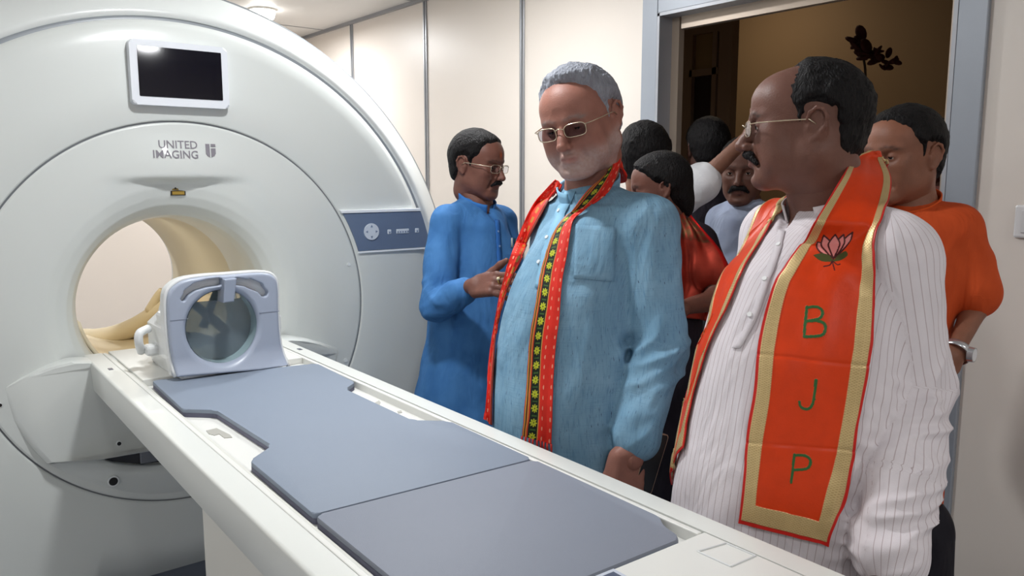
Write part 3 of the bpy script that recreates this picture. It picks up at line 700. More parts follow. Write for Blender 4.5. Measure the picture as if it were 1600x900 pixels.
# inner bars seen through the visor
M_bar = mat('coil_bar_grey', (196, 202, 208), .35, bump=.01)
for (a, b, r_) in (((-.5, .62), (.75, -.55), .012), ((.35, .95), (-.1, -.2), .010), ((-.85, -.3), (.55, -.75), .011)):
    pa_ = (hole_c[0]+rx*a[0], CY+.13, hole_c[1]+rz*a[1]); pb_ = (hole_c[0]+rx*b[0], CY+.15, hole_c[1]+rz*b[1])
    bm = bmesh.new(); cyl(bm, pa_, pb_, r_, r_*1.3, 16); from_bm('inner_bar', bm, M_bar, hc, True)
# base cradle inside (white cushions)
for c_, s_ in (((-.42, -.5), .028), ((.35, -.62), .03)):
    bm = bmesh.new(); bmesh.ops.create_uvsphere(bm, u_segments=24, v_segments=14, radius=1, matrix=Matrix.Translation((hole_c[0]+rx*c_[0], CY+.12, hole_c[1]+rz*c_[1])) @ Matrix.Diagonal((s_*1.1, s_*1.6, s_*.8, 1)))
    from_bm('inner_cushion', bm, M_cw, hc, True)
# body behind the face
body = [(outer[0][0]+.012, TZ), (outer[0][0]-.004, TZ+.05), (outer[0][0]-.004, ctr[1]-.005), (ctr[0]-rx*1.12, ctr[1]+.02)]+[(ctr[0]+rx*1.1*math.cos(a), ctr[1]+rz*1.1*math.sin(a)) for a in np.linspace(math.pi*.93, math.pi*.07, 22)]+[(ctr[0]+rx*1.2, ctr[1]-.005), (ctr[0]+rx*1.2, TZ+.05), (ctr[0]+rx*1.2, TZ)]
body = [np.array(q) for q in body]; body = [a_*(1-t)+b_*t for a_, b_ in zip(body, body[1:]+body[:1]) for t in np.linspace(0, 1, max(2, int(np.linalg.norm(b_-a_)/.008)+1), endpoint=False)]
ring_plate('coil_body', body, radial_match(body, hole_c, rx*1.0, rz*1.0), CY+.05, CY+.25, M_cw, hc)
for px in ([(286, 473), (296, 462), (310, 453), (328, 447), (346, 445)], [(364, 444), (384, 447), (402, 454), (413, 464)]):
    tube('handle_grip', [(q_[0], CY+.030, q_[1]) for q_ in spline([np.array(cpx(*a_)) for a_ in px], 16)], .0075, M_cw, hc, 12)
fpoly('centre_bracket', [cpx(347, 436), cpx(366, 434), cpx(362, 470), cpx(345, 472)], CY-.022, CY+.03, mat('coil_bracket_grey', (148, 158, 176), .4, bump=.01), hc, .003)
fpoly('mirror_window', [cpx(361, 456), cpx(375, 455), cpx(378, 469), cpx(360, 471)], CY+.038, CY+.046, M_bore, hc, .002)
# white bars inside: lever and latch on the left
tube('lever', spline([(.563, 2.42, .955), (.553, 2.40, .985), (.556, 2.40, 1.012), (.585, 2.42, 1.02)], 14), .012, M_cw, hc, 12)
box('latch_arm', (.568, 2.38, .945), (.64, 2.43, .975), M_cw, hc, .008)
box('side_latch', (.606, 2.30, 1.00), (.635, 2.42, 1.07), M_cw, hc, .01)
box('side_latch', (.915, 2.30, .99), (.935, 2.36, 1.04), M_cw, hc, .008)
box('coil_base', (.615, CY+.0, TZ-.001), (.925, CY+.30, TZ+.022), M_cw, hc, .008)
# curved cushion and cradle further inside the bore
cr = thing('bore_cradle', (BCX, 3.2, .78), 'beige curved cradle lying deep inside the scanner bore', 'cradle')
V = []; F = []; nn = 28
for j, (yy, s) in enumerate(((2.90, .975), (2.93, .975), (3.2, .975), (3.5, .975), (3.80, .975))):
    for k in range(nn): a = math.pi*(1.06+.88*k/(nn-1)); V.append((BCX+.277*s*math.cos(a), yy, BCZ+.277*s*math.sin(a)))
for j in range(4):
    for k in range(nn-1): F.append((j*nn+k, j*nn+k+1, (j+1)*nn+k+1, (j+1)*nn+k))
o = from_arrays('cradle_shell', V, F, mat('cradle_beige', (236, 222, 192), .45, mott=.02), cr); s_ = o.modifiers.new('s', 'SOLIDIFY'); s_.thickness = .012
tube('support_arm', spline([at(262, 478, 3.36), at(240, 492, 3.38), at(212, 510, 3.42), at(180, 524, 3.46), at(150, 530, 3.50), at(132, 531, 3.52)], 24), np.linspace(.034, .050, 24), MATS['cradle_beige'], cr, 16)
tube('support_arm', spline([at(252, 452, 3.34), at(246, 464, 3.35), at(236, 486, 3.37)], 10), np.linspace(.010, .026, 10), MATS['cradle_beige'], cr, 14)
# ================================================================== PEOPLE
def attr_mat(name, rough=.55, bump=.2, bscale=250, sss=0, mott=.12, mscale=25, spec=.3):
    """colour from the surface's own tint attribute, with mottling"""
    m = bpy.data.materials.new(name); m.use_nodes = True; nt = m.node_tree; b = nt.nodes['Principled BSDF']
    b.inputs['Roughness'].default_value = rough; b.inputs['Specular IOR Level'].default_value = spec
    if sss: b.inputs['Subsurface Weight'].default_value = sss; b.inputs['Subsurface Radius'].default_value = (.01, .004, .002); b.inputs['Subsurface Scale'].default_value = .6
    a = nt.nodes.new('ShaderNodeAttribute'); a.attribute_name = 'tint'; tc = nt.nodes.new('ShaderNodeTexCoord')
    n = nt.nodes.new('ShaderNodeTexNoise'); n.inputs['Scale'].default_value = mscale; n.inputs['Detail'].default_value = 4; nt.links.new(tc.outputs['Object'], n.inputs['Vector'])
    mr = nt.nodes.new('ShaderNodeMapRange'); mr.inputs[1].default_value = .3; mr.inputs[2].default_value = .7; mr.inputs[3].default_value = 1-mott; mr.inputs[4].default_value = 1+mott
    nt.links.new(n.outputs[0], mr.inputs[0]); mx = nt.nodes.new('ShaderNodeVectorMath'); mx.operation = 'SCALE'
    nt.links.new(a.outputs['Color'], mx.inputs[0]); nt.links.new(mr.outputs[0], mx.inputs['Scale']); nt.links.new(mx.outputs[0], b.inputs['Base Color'])
    n2 = nt.nodes.new('ShaderNodeTexNoise'); n2.inputs['Scale'].default_value = bscale; nt.links.new(tc.outputs['Object'], n2.inputs['Vector'])
    bp = nt.nodes.new('ShaderNodeBump'); bp.inputs['Strength'].default_value = bump; bp.inputs['Distance'].default_value = .002
    nt.links.new(n2.outputs[0], bp.inputs['Height']); nt.links.new(bp.outputs[0], b.inputs['Normal']); return m
M_skin = attr_mat('skin', .5, .25, 300, .06, .10, 30, .35)
M_hair_b = mat('hair_black', (15, 12, 13), .6, bump=.7, bscale=260, mott=.4, mscale=160, stretch=(1, 1, .22), spec=.2)
M_hair_g = mat('hair_grey', (150, 154, 164), .65, bump=.8, bscale=240, mott=.3, mscale=110, stretch=(1, 1, .3), spec=.2)
M_eye = mat('eye_white', (190, 180, 170), .2, bump=.01); M_iris = mat('eye_iris_dark', (22, 14, 10), .15, mott=.2)
M_gl = mat('spectacle_wire', (205, 190, 165), .25, metal=.8, mott=.05)
lens_m = bpy.data.materials.new('spectacle_lens'); lens_m.use_nodes = True; _b = lens_m.node_tree.nodes['Principled BSDF']
_b.inputs['Transmission Weight'].default_value = 1; _b.inputs['Roughness'].default_value = .03; _b.inputs['IOR'].default_value = 1.08; _b.inputs['Base Color'].default_value = (.80, .80, .84, 1)
_n = lens_m.node_tree.nodes.new('ShaderNodeTexNoise'); _n.inputs['Scale'].default_value = 2; _u = lens_m.node_tree.nodes.new('ShaderNodeBump'); _u.inputs['Strength'].default_value = .02
lens_m.node_tree.links.new(_n.outputs[0], _u.inputs['Height']); lens_m.node_tree.links.new(_u.outputs[0], _b.inputs['Normal'])

def head_field(h=.0025, fat=0.0, jaw=0.0, ear=1.0, lids=.35, neck_w=.058, nose=1.0):
    f = Field((-.105, -.13, -.17), (.105, .15, .135), h)
    f.ell((0, -.014, .030), (.0745+fat*.3, .096, .087), k=0)
    f.ell((0, .022, -.025), (.062+fat, .068, .088), k=.03)
    f.ell((0, .045, .045), (.058, .048, .05), k=.03)
    for s in (-1, 1):
        f.cone((s*(.050+fat+jaw), -.008, -.058), (s*.022, .066, -.098), .018+fat, .017+fat*.7, k=.03)
        f.ell((s*(.038+fat*.6), .060, -.022), (.022+fat*.5, .024, .024+fat), k=.022)
        f.ell((s*(.036+fat), .050, -.058), (.022+fat, .026, .028+fat), k=.02)
    f.ell((0, .073, -.100), (.022, .019, .018), k=.018)
    f.ell((0, .068, -.060), (.032, .026, .030), k=.02)
    for s in (-1, 1): f.cone((s*.012, .088, .020), (s*.044, .070, .020), .0095, .008, k=.014)
    for s in (-1, 1): f.ell((s*.031, .092, -.001), (.017, .014, .011), k=.012, mode='cut')
    f.chain([(0, .086, .016), (0, .094, -.004), (0, .104, -.020), (0, .113*nose, -.034)], [.007, .0075, .0085, .0115], k=.010)
    for s in (-1, 1):
        f.ell((s*.0125, .100, -.038), (.0085, .011, .0085), k=.006)
        f.ell((s*.0065, .106, -.0465), (.0036, .006, .003), k=.003, mode='cut')
    # eyelids: a ball with a slit
    for s in (-1, 1):
        f.ell((s*.0315, .0745, .001), (.0145, .0145, .0135), k=.004)
        f.ell((s*.0315, .091, -.0015-.001), (.0115, .010, .0045*lids+.0006), k=.0015, mode='cut')
        f.chain([(s*.012, .089, .017), (s*.030, .0865, .0225), (s*.047, .073, .017)], [.0035, .0042, .003], k=.006)
    # lips
    f.chain([(-.024, .083, -.069), (-.010, .0935, -.0615), (0, .0945, -.0625), (.010, .0935, -.0615), (.024, .083, -.069)], [.003, .0055, .0052, .0055, .003], k=.005)
    f.chain([(-.021, .083, -.0695), (0, .0925, -.0735), (.021, .083, -.0695)], [.003, .0068, .003], k=.005)
    f.chain([(-.027, .088, -.0715), (-.013, .098, -.0675), (0, .102, -.0680), (.013, .098, -.0675), (.027, .088, -.0715)], [.0016]*5, k=.003, mode='cut')
    f.chain([(-.015, .097, -.087), (.015, .097, -.087)], [.006, .006], k=.012, mode='cut')
    for s in (-1, 1):   # nasolabial fold
        f.chain([(s*.019, .099, -.038), (s*.030, .090, -.056), (s*.033, .080, -.072)], [.0035, .003, .002], k=.012, mode='cut')
    # ears
    for s in (-1, 1):
        Re = rot(s*.30, 0, 0)
        f.ell((s*.0765, -.012, -.004), (.0075, .0185*ear, .032*ear), Re, k=.006)
        f.ell((s*.0855, -.007, .000), (.0055, .0105, .019), Re, k=.005, mode='cut')
        f.ell((s*.075, -.002, -.008), (.006, .006, .007), k=.005)
        f.chain([(s*.080, .004, .004), (s*.083, -.001, .018), (s*.086, -.012, .0265), (s*.0885, -.023, .022), (s*.0895, -.029, .008), (s*.087, -.025, -.010), (s*.082, -.014, -.026), (s*.078, -.006, -.033)], [.0025, .003, .0032, .0032, .0032, .003, .0035, .005], k=.004)
    f.chain([(0, -.025, -.03), (0, -.028, -.095)], [neck_w, neck_w], k=.03)
    return f
def to_world(V, c, R, s): return np.array(c)+(np.asarray(V)*s)@R.T
def gauss(V, c, r): q = (V-np.array(c))/np.array(r); return np.exp(-(q*q).sum(-1))
def skin_tint(V, base, lips=True, beard=None, extra=None):
    base = np.array(srgb(base)[:3]); C = np.tile(base, (len(V), 1))
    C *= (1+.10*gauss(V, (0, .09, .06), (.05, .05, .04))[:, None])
    l = np.maximum.reduce([gauss(V, (x_, .092, -.0675), (.010, .02, .0065)) for x_ in (-.012, 0, .012)])[:, None]
    C = C*(1-.5*l)+.5*l*np.array(srgb(150, 84, 78)[:3])*(base.mean()/.2+.1) if lips else C
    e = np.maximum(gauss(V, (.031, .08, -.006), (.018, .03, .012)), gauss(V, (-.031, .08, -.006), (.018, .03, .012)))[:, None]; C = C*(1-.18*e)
    br = np.maximum.reduce([np.maximum(gauss(V, (s*x_, .085, z_), (.010, .02, .0045)) for s in (1,)) if False else gauss(V, (s*x_, .082, z_), (.009, .022, .0042)) for s in (-1, 1) for x_, z_ in ((.016, .0215), (.026, .0245), (.036, .024), (.045, .0195))])[:, None]
    bc = np.array(srgb(beard['brow'] if beard else (30, 22, 20))[:3]); C = C*(1-.85*br)+.85*br*bc
    if beard:
        z = V[:, 2]; y = V[:, 1]; m = 1/(1+np.exp((z+.055-.35*(.06-y)*(y < .06))/.005)); m *= (y > -.01)
        must = gauss(V, (0, .098, -.053), (.024, .02, .006)); m = np.maximum(m*(1-.9*gauss(V, (0, .095, -.067), (.02, .02, .008))), must)
        nse = .8+.2*np.clip(vnoise(V*260)*1.2, -1, 1); m = (np.clip(m*beard['amt'], 0, 1)*nse)[:, None]; C = C*(1-m)+m*np.array(srgb(beard['col'])[:3])
    if extra:
        for c, r, col, a in extra: g = (a*gauss(V, c, r))[:, None]; C = C*(1-g)+g*np.array(srgb(col)[:3])
    return C
def hair_mesh(poly, vol=.009, h=.003, top=None, noise=.003, seed=0, cut_x=None):
    f = Field((-.12, -.15, -.14), (.12, .13, .16), h)
    f.ell((0, -.014, .030), (.0745+vol, .096+vol, .087+vol), k=0)
    f.ell((0, -.045, -.035), (.060+vol*.5, .052+vol*.5, .05), k=.02)
    f.ell((0, .035, .045), (.062+vol*.5, .050+vol*.7, .052+vol), k=.02)
    if top:
        for c, r in top: f.ell(c, r, k=.02)
    def fn(P):
        q = poly_sdf(P[..., 1:3], poly)+.005*vnoise(P*45+seed)+.004*vnoise(P*160+seed)
        return q
    sl, P = f._sub(f.lo, f.lo+f.h*f.n); q = fn(P); f.D[sl] = np.maximum(f.D[sl]+np.clip((q+.020)/.020, 0, 1)*(vol+.002), q-.004)
    f.disp(lambda P: noise*.5*vnoise(P*np.array([110, 50, 45])+seed)+noise*.5*vnoise(P*np.array([300, 100, 100])+seed))
    return f.mesh()
def hand_field(curl, spread=.0, thumb=(.35, .3), h=.0022, s=1.0, mirror=1):
    """right hand: wrist at origin, fingers along +y, thumb towards -x*mirror... back of hand +z"""
    f = Field((-.10, -.09, -.11), (.10, .20, .07), h); m = mirror
    f.cone((0, -.014, 0), (0, .0, 0), .024, .025, k=0)
    f.rbox((0, .048, -.002), (.039, .048, .0145), .013, k=.02)
    f.ell((-m*.022, .035, -.010), (.018, .032, .014), k=.012)
    L = [(.072, -.029), (.080, -.010), (.074, .010), (.058, .029)]
    tips = []
    for i, (l, x) in enumerate(L):
        x *= m; a = 0; p = np.array([x, .088-(.006 if i == 3 else 0), 0]); pts = [p-np.array([0, .02, 0]), p]; sp = spread*(1.5-i)*-m
        for j, fr in enumerate((.46, .30, .24)):
            a += curl[i]*(.9, 1.1, .8)[j]; d = np.array([math.sin(sp)*math.cos(a), math.cos(a)*math.cos(sp), -math.sin(a)]); p = p+d*l*fr; pts.append(p)
        f.chain(pts, [.0095, .0092, .0086, .0080, .0070], k=.006); tips.append(pts[-1])
        f.ell(pts[1]+np.array([0, .0, .004]), (.009, .010, .008), k=.006)
    a, b = thumb
    p0 = np.array([-m*.022, .018, -.006]); p1 = p0+np.array([-m*math.sin(.7+a)*.040, math.cos(.7+a)*.040, -.010]); p2 = p1+np.array([-m*math.sin(.35+a)*.034, math.cos(.35+a)*.034, -.034*math.sin(b)]); p3 = p2+np.array([-m*math.sin(.15+a)*.026, math.cos(.15+a)*.026, -.026*math.sin(b)])
    f.chain([p0, p1, p2, p3], [.015, .0125, .0105, .0085], k=.008)
    return f
def hand_mesh(wrist, fdir, back, mirror=1, curl=(.3, .35, .4, .45), thumb=(.2, .3), s=1.0, spread=.03, h=.0025):
    V, F = hand_field(curl, spread, thumb, h, 1, mirror).mesh(); y = np.array(fdir, float); y /= np.linalg.norm(y); z = np.array(back, float); z -= y*(z@y); z /= np.linalg.norm(z); x = np.cross(y, z)
    R = np.stack([x, y, z], 1); return to_world(V, wrist, R, s), F, R
def glasses(parent, c, R, s, rimless=False, tint=None, style='wire'):
    """spectacles on the nose; local head coordinates"""
    pts = []; T = lambda q: to_world(np.array(q, float), c, R, s)
    def lens_outline(sg, n=28):
        out = []
        for k in range(n):
            a = 2*math.pi*k/n; u = abs(math.cos(a))**.6*(1 if math.cos(a) > 0 else -1); v = abs(math.sin(a))**.6*(1 if math.sin(a) > 0 else -1)
            x_ = sg*(.0335+.0235*u); z_ = -.004+.0145*v; out.append((x_, .107-abs(x_)*.18, z_))
        return np.array(out)
    V = []; F = []; r = .0011 if not rimless else .0006
    segs = []
    for sg in (-1, 1):
        o = lens_outline(sg); v, f_ = tube_arrays(T(o), r*s, 6, True); segs.append((np.array(v), f_))
        hinge = np.array([sg*.058, .097, .004]); v, f_ = tube_arrays(T([hinge+(0, .001, 0), hinge, (sg*.070, .085, .005), (sg*.079, .04, .006), (sg*.081, .0, .006), (sg*.082, -.012, -.004)]), .0013*s, 6); segs.append((np.array(v), f_))
    v, f_ = tube_arrays(T([(-.011, .106, .002), (0, .110, .006), (.011, .106, .002)]), .0013*s, 6); segs.append((np.array(v), f_))
    k = 0
    for v, f_ in segs: V += list(v); F += [tuple(i+k for i in q) for q in f_]; k += len(v)
    g = from_arrays('eyeglasses', V, F, M_gl, parent, True, label='thin wire-framed eyeglasses')
    for sg in (-1, 1):
        o = lens_outline(sg); A = T(o); B = T(o+np.array([0, -.0015, 0])); n = len(o)
        V2 = np.vstack([A, B]); F2 = [tuple(range(n)), tuple(range(2*n-1, n-1, -1))]+[(i, n+i, n+(i+1) % n, (i+1) % n) for i in range(n)]
        from_arrays('lens', V2, F2, tint or lens_m, g, False)
    return g
def fold(P, a, b, amp, freq, c0, w, seed=0, sk=2.0):
    """cloth creases running round a limb a-b, strongest at c0"""
    a = np.array(a, float); b = np.array(b, float); ab = b-a; L = np.linalg.norm(ab); u = ab/L; e = np.cross(u, [.3, .9, .1]); e /= np.linalg.norm(e); g = np.cross(u, e)
    q = P-a; t = q@u; x = q@e; y = q@g; rr = np.sqrt(x*x+y*y)+.02
    near = np.exp(-np.maximum(rr-.11, 0)**2/.0004); wt = np.exp(-((t/L-c0)/w)**2)*near
    nse = vnoise(np.stack([t*freq+sk*x/rr, x*14+seed, y*14+seed], -1))
    return -amp*wt*(1-2*np.abs(nse))
CHARS = {}
def limb_uv(V, limbs, ang, cx, cy, rxf=None, ryf=None):
    """cloth coordinates: x runs round the trunk or limb, y along it"""
    V = np.asarray(V); ca, sa = math.cos(ang), math.sin(ang); X = V[:, 0]-cx(V[:, 2]); Y = V[:, 1]-cy(V[:, 2]); u_ = X*ca+Y*sa; v_ = -X*sa+Y*ca; a = np.arctan2(v_, u_)
    U = np.stack([a*.17, V[:, 2], np.zeros(len(V))], 1)
    rx = rxf(V[:, 2]) if rxf else .17; ry = ryf(V[:, 2]) if ryf else .15; dt = (np.hypot(u_/rx, v_/ry)-1)*np.minimum(rx, ry); best = dt-.012
    for (p, q, ra, rb) in limbs:
        p = np.array(p, float); q = np.array(q, float); ab = q-p; L = np.linalg.norm(ab); u = ab/L; e = np.cross(u, [.3, .9, .1]); e /= np.linalg.norm(e); g = np.cross(u, e)
        w = V-p; t = w@u; x = w@e; y = w@g; tt = np.clip(t/L, 0, 1); d = np.sqrt(x*x+y*y+(t-tt*L)**2)-(ra+(rb-ra)*tt); m = d < best
        U[m] = np.stack([np.arctan2(y, x)*.055, t, np.ones(len(V))], 1)[m]; best = np.minimum(best, d)
    return U
def scale_person(P, k):
    """the same person, k times as far and as large"""
    P = dict(P); P['D'] *= k; h = P['head']; P['head'] = (h[0], h[1], h[2]*k); P['hs'] = P.get('hs', 1)*k; n = P['neck']; P['neck'] = (n[0], n[1], n[2]*k)
    P['deep'] = P.get('deep', .15)*k; P['nw'] = P.get('nw', .056)
    P['arms'] = [[(a, b, c*k, r*k) for a, b, c, r in arm] for arm in P['arms']]
    P['hands'] = [(CO+(np.array(h[0])-CO)*k,)+tuple(h[1:]) for h in P.get('hands', [])]
    return P
def build_person(name, label, P):
    if P.get('k'): P = scale_person(P, P['k'])
    D0 = P['D']; sl = P['slices']; hc_ = P['head']; s = P.get('hs', 1.0)
    hcw = at(hc_[0], hc_[1], hc_[2]); R = rot(*[math.radians(v) for v in P['rot']])@np.diag([P.get('hx', 1), P.get('hy', 1), P.get('vz', 1)])
    zs, cx, cy, rx = [], [], [], []
    for row in sl:
        py, l, r = row[:3]; D = row[3] if len(row) > 3 else D0; c = at((l+r)/2, py, D); zs.append(c[2]); cx.append(c[0]); cy.append(c[1]); rx.append((r-l)/2*D/FOC)
    ry = [P.get('deep', .15)*v for v in P.get('dprof', [1]*len(zs))]
    if 'hem' in P:     # continue the garment to the hem height
        zs.append(P['hem']); cx.append(cx[-1]); cy.append(cy[-1]); rx.append(rx[-1]*P.get('flare', 1.05)); ry.append(ry[-1])
    ray = at(hc_[0], hc_[1], 1)-CO; ang = math.atan2(ray[1], ray[0])-math.pi/2
    root = thing(name, (cx[-1], cy[-1], 0), label, 'person')
    arms = [[(at(*j[:3]), j[3]) for j in arm] for arm in P['arms']]
    nb = at(*P['neck'])
    # ---------- body: one surface with head, neck, arms, hands, legs
    hf = head_field(P.get('hh', .0028), P.get('fat', 0), P.get('jaw', 0), lids=P.get('lids', .5), neck_w=P.get('nw', .056), nose=P.get('nose', 1.0))
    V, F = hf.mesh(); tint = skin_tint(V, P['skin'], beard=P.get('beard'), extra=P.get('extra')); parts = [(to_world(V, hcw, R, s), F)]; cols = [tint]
    gz0 = zs[-1]; hipx, hipy = cx[-1], cy[-1]
    lat = np.array([math.cos(ang), math.sin(ang), 0])
    fw = np.array([-math.sin(math.radians(P.get('face', P['rot'][0]))), math.cos(math.radians(P.get('face', P['rot'][0]))), 0]); sd = np.array([fw[1], -fw[0], 0])
    allp = np.array([a[0] for arm in arms for a in arm]+[hcw, nb, (hipx, hipy, .1)]); lo = allp.min(0)-.2; hi = allp.max(0)+.2; lo[2] = 0
    bf = Field(lo, hi, .012)
    nk = to_world(np.array([(0, -.028, -.085)]), hcw, R, s)[0]
    bf.cone(nk, nb, P.get('nw', .056)*s*.98, P.get('nw', .056)*1.08, k=0)
    o_ = np.argsort(zs); bf.stack(np.array(zs)[o_], np.array(cx)[o_], np.array(cy)[o_], np.array(rx)[o_]*.86, np.array(ry)[o_]*.86, ang, k=.03)
    for arm in arms:
        for (a, ra), (b, rb) in zip(arm, arm[1:]): bf.cone(a, b, min(ra*.66, .045), min(rb*.58, .034), k=.02)
    hip = np.array([hipx, hipy, 0]); feet = []
    for sg in (-1, 1):
        hp_ = hip+sd*sg*.065; ft = hip+sd*sg*.10
        bf.chain([hp_+(0, 0, .74), hip+sd*sg*.075+(0, 0, .45), ft+(0, 0, .09)], [.055, .05, .036], k=.03); feet.append(ft)
        bf.chain([ft+(0, 0, .05), ft+fw*.13+(0, 0, .035)], [.036, .028], k=.02)
    V, F = bf.mesh(); parts.append((V, F)); cols.append(np.tile(np.array(srgb(P['skin'])[:3]), (len(V), 1)))
    for hd_ in P.get('hands', []):
        V, F, _ = hand_mesh(*hd_[:3], **hd_[3]); parts.append((V, F)); cols.append(np.tile(np.array(srgb(P['skin'])[:3])*.95, (len(V), 1)))
    V, F = merge(parts); fast_mesh('body', V, F, M_skin, root, col=np.vstack(cols))
    # ---------- eyes
    if P.get('eyes', True):
        for sg in (-1, 1):
            c = to_world(np.array([(sg*.0315, .0745, .001)]), hcw, R, s)[0]
            bm = bmesh.new(); bmesh.ops.create_uvsphere(bm, u_segments=20, v_segments=12, radius=.0128*s, matrix=Matrix.Translation(Vector(c))); e = from_bm('eye', bm, M_eye, root, True)
            g = R@np.array([0, 1, -.22 if P['rot'][1] > 8 else 0]); g /= np.linalg.norm(g); bm = bmesh.new(); cyl(bm, c+g*.0105*s, c+g*.0130*s, .0066*s, .0052*s, 18); from_bm('iris', bm, M_iris, e, True)
    # ---------- hair
    if P.get('hair'):
        V, F = hair_mesh(P['hair'], **P.get('hairkw', {})); fast_mesh('hair', to_world(V, hcw, R, s), F, P.get('hmat', M_hair_b), root, label=P.get('hlabel'))
    if P.get('moustache'):
        w_, t_ = P['moustache']; f = Field((-.05, .05, -.09), (.05, .13, -.02), .0016); dr = P.get('mdrop', .008)
        f.chain([(-w_, .086, -.056-dr), (-w_*.55, .098, -.0535), (-.003, .103, -.0515), (.003, .103, -.0515), (w_*.55, .098, -.0535), (w_, .086, -.056-dr)], [t_*.5, t_, t_*.9, t_*.9, t_, t_*.5], k=.004)
        f.disp(lambda Q: .0014*vnoise(Q*np.array([500, 200, 180]))); V, F = f.mesh(); fast_mesh('moustache', to_world(V, hcw, R, s), F, P.get('mmat', M_hair_b), root)
    if P.get('glasses'): glasses(root, hcw, R, s, rimless=P['glasses'] == 'rimless', tint=P.get('lens'))
    # ---------- upper garment
    o_ = np.argsort(zs); Z = np.array(zs)[o_]; CX = np.array(cx)[o_]; CY_ = np.array(cy)[o_]; RX = np.array(rx)[o_]; RY = np.array(ry)[o_]
    allg = np.array([a[0] for arm in arms for a in arm]+[nb, (CX.min()-RX.max(), CY_.min()-RX.max(), Z[0]), (CX.max()+RX.max(), CY_.max()+RX.max(), Z[0])]); lo = allg.min(0)-.13; hi = allg.max(0)+.13; lo[2] = Z[0]-.03
    g = Field(lo, hi, P.get('gh', .006)); g.stack(Z, CX, CY_, RX, RY, ang, k=0, p=P.get('pp', 2.2))
    for arm in arms:
        g.chain([nb-np.array([0, 0, P.get('trapz', .035)]), arm[0][0]], [P.get('trap', .058), arm[0][1]], k=P.get('tk', .05))
        n_sl = P.get('sleeve_n', len(arm))
        for i in range(len(arm)-1):
            if i < n_sl-1 or i == 0 and n_sl == 1:
                (a, ra), (b, rb) = arm[i], arm[i+1]
                if P.get('short') and i == 0: b = a+(b-a)*P['short']; rb = ra*1.08
                if P.get('short') and i > 0: continue
                if i == len(arm)-2 and not P.get('short'): b = b-(b-a)/np.linalg.norm(b-a)*rb*.9
                g.cone(a, b, ra, rb, k=P.get('ak', .016) if i == 0 else .012)
    fn = P.get('folds')
    def dsp(Q):
        d = P.get('wr', .003)*vnoise(Q*np.array([16, 16, 6])+3)+P.get('wr', .003)*.5*vnoise(Q*np.array([34, 34, 16])+9)
        zt = Q[..., 2]; low = np.clip((Z[-1]-.45-zt)/.3, 0, 1); d = d+low*.007*vnoise(Q*np.array([22, 22, 1.5]))
        for arm in arms:
            for i, (sA, c0, w, am, fr) in enumerate(P.get('creases', [(0, 1.0, .3, .005, 30), (1, .1, .35, .005, 30)])):
                if sA < len(arm)-1: d = d+fold(Q, arm[sA][0], arm[sA+1][0], am, fr, c0, w, seed=i*3.3)
        if fn: d = d+fn(Q)
        return d
    g.disp(dsp)
    # neck opening
    if P.get('vneck'):
        for (c, r) in P['vneck']: g.ell(c, r, k=.004, mode='cut')
    for cut in P.get('vcut', []):
        pts_ = [g.hit(c_[0], c_[1]) for c_ in cut]; g.chain(pts_, [c_[2] for c_ in cut], k=.004, mode='cut')
    V, F = g.mesh(); cxf = lambda z: np.interp(z, Z, CX); cyf = lambda z: np.interp(z, Z, CY_)
    rxf = lambda z: np.interp(z, Z, RX); ryf = lambda z: np.interp(z, Z, RY); limbs = [(arm[i][0], arm[i+1][0], arm[i][1], arm[i+1][1]) for arm in arms for i in range(len(arm)-1)]
    gn, gm = P['garment']; gob = fast_mesh(gn, V, F, gm, root, uv=lambda v: limb_uv(v, limbs, ang, cxf, cyf, rxf, ryf), relax=P.get('relax', 1))
    if P.get('glabel'): gob['label'] = P['glabel']
    # ---------- trousers and shoes
    tm = P['trouser']; tf = Field(np.array([hipx-.35, hipy-.35, .03]), np.array([hipx+.35, hipy+.35, max(gz0+.12, .6)]), .012)
    for ft, sg in zip(feet, (-1, 1)): tf.chain([hip+sd*sg*.085+(0, 0, max(gz0+.05, .5)), ft+(0, 0, .45), ft+(0, 0, .10)], [.095, .082, .066], k=.02)
    if gz0 > .6: tf.ell(hip+(0, 0, gz0), (.15, .14, .1), k=.03)
    tf.disp(lambda Q: .004*vnoise(Q*np.array([25, 25, 12]))); V, F = tf.mesh(); fast_mesh('trousers', V, F, tm, root)
    for ft in feet:
        sf = Field(ft-np.array([.17, .17, 0])-fw*.0, ft+np.array([.22, .22, .14])+fw*.12, .008); a_ = ft+fw*.04; Rm = np.stack([sd, fw, [0, 0, 1]], 1)
        sf.ell(a_+(0, 0, .035), (.045, .135, .04), Rm, k=0); sf.ell(ft+(0, 0, .06), (.04, .06, .045), Rm, k=.02)
        sl_, Q = sf._sub(sf.lo, sf.lo+sf.h*sf.n); sf.D[sl_] = np.maximum(sf.D[sl_], .004-Q[..., 2]); V, F = sf.mesh(); fast_mesh('shoe', V, F, P.get('shoe', mat('shoe_leather', (40, 30, 26), .4, mott=.1)), root)
    info = dict(uvf=lambda v: limb_uv(v, limbs, ang, cxf, cyf, rxf, ryf), k=P.get('k', 1), root=root, g=g, gob=gob, head=(hcw, R, s), nb=nb, ang=ang, arms=arms, fw=fw, sd=sd, cxf=cxf, cyf=cyf); CHARS[name+label[:6]] = info
    return info
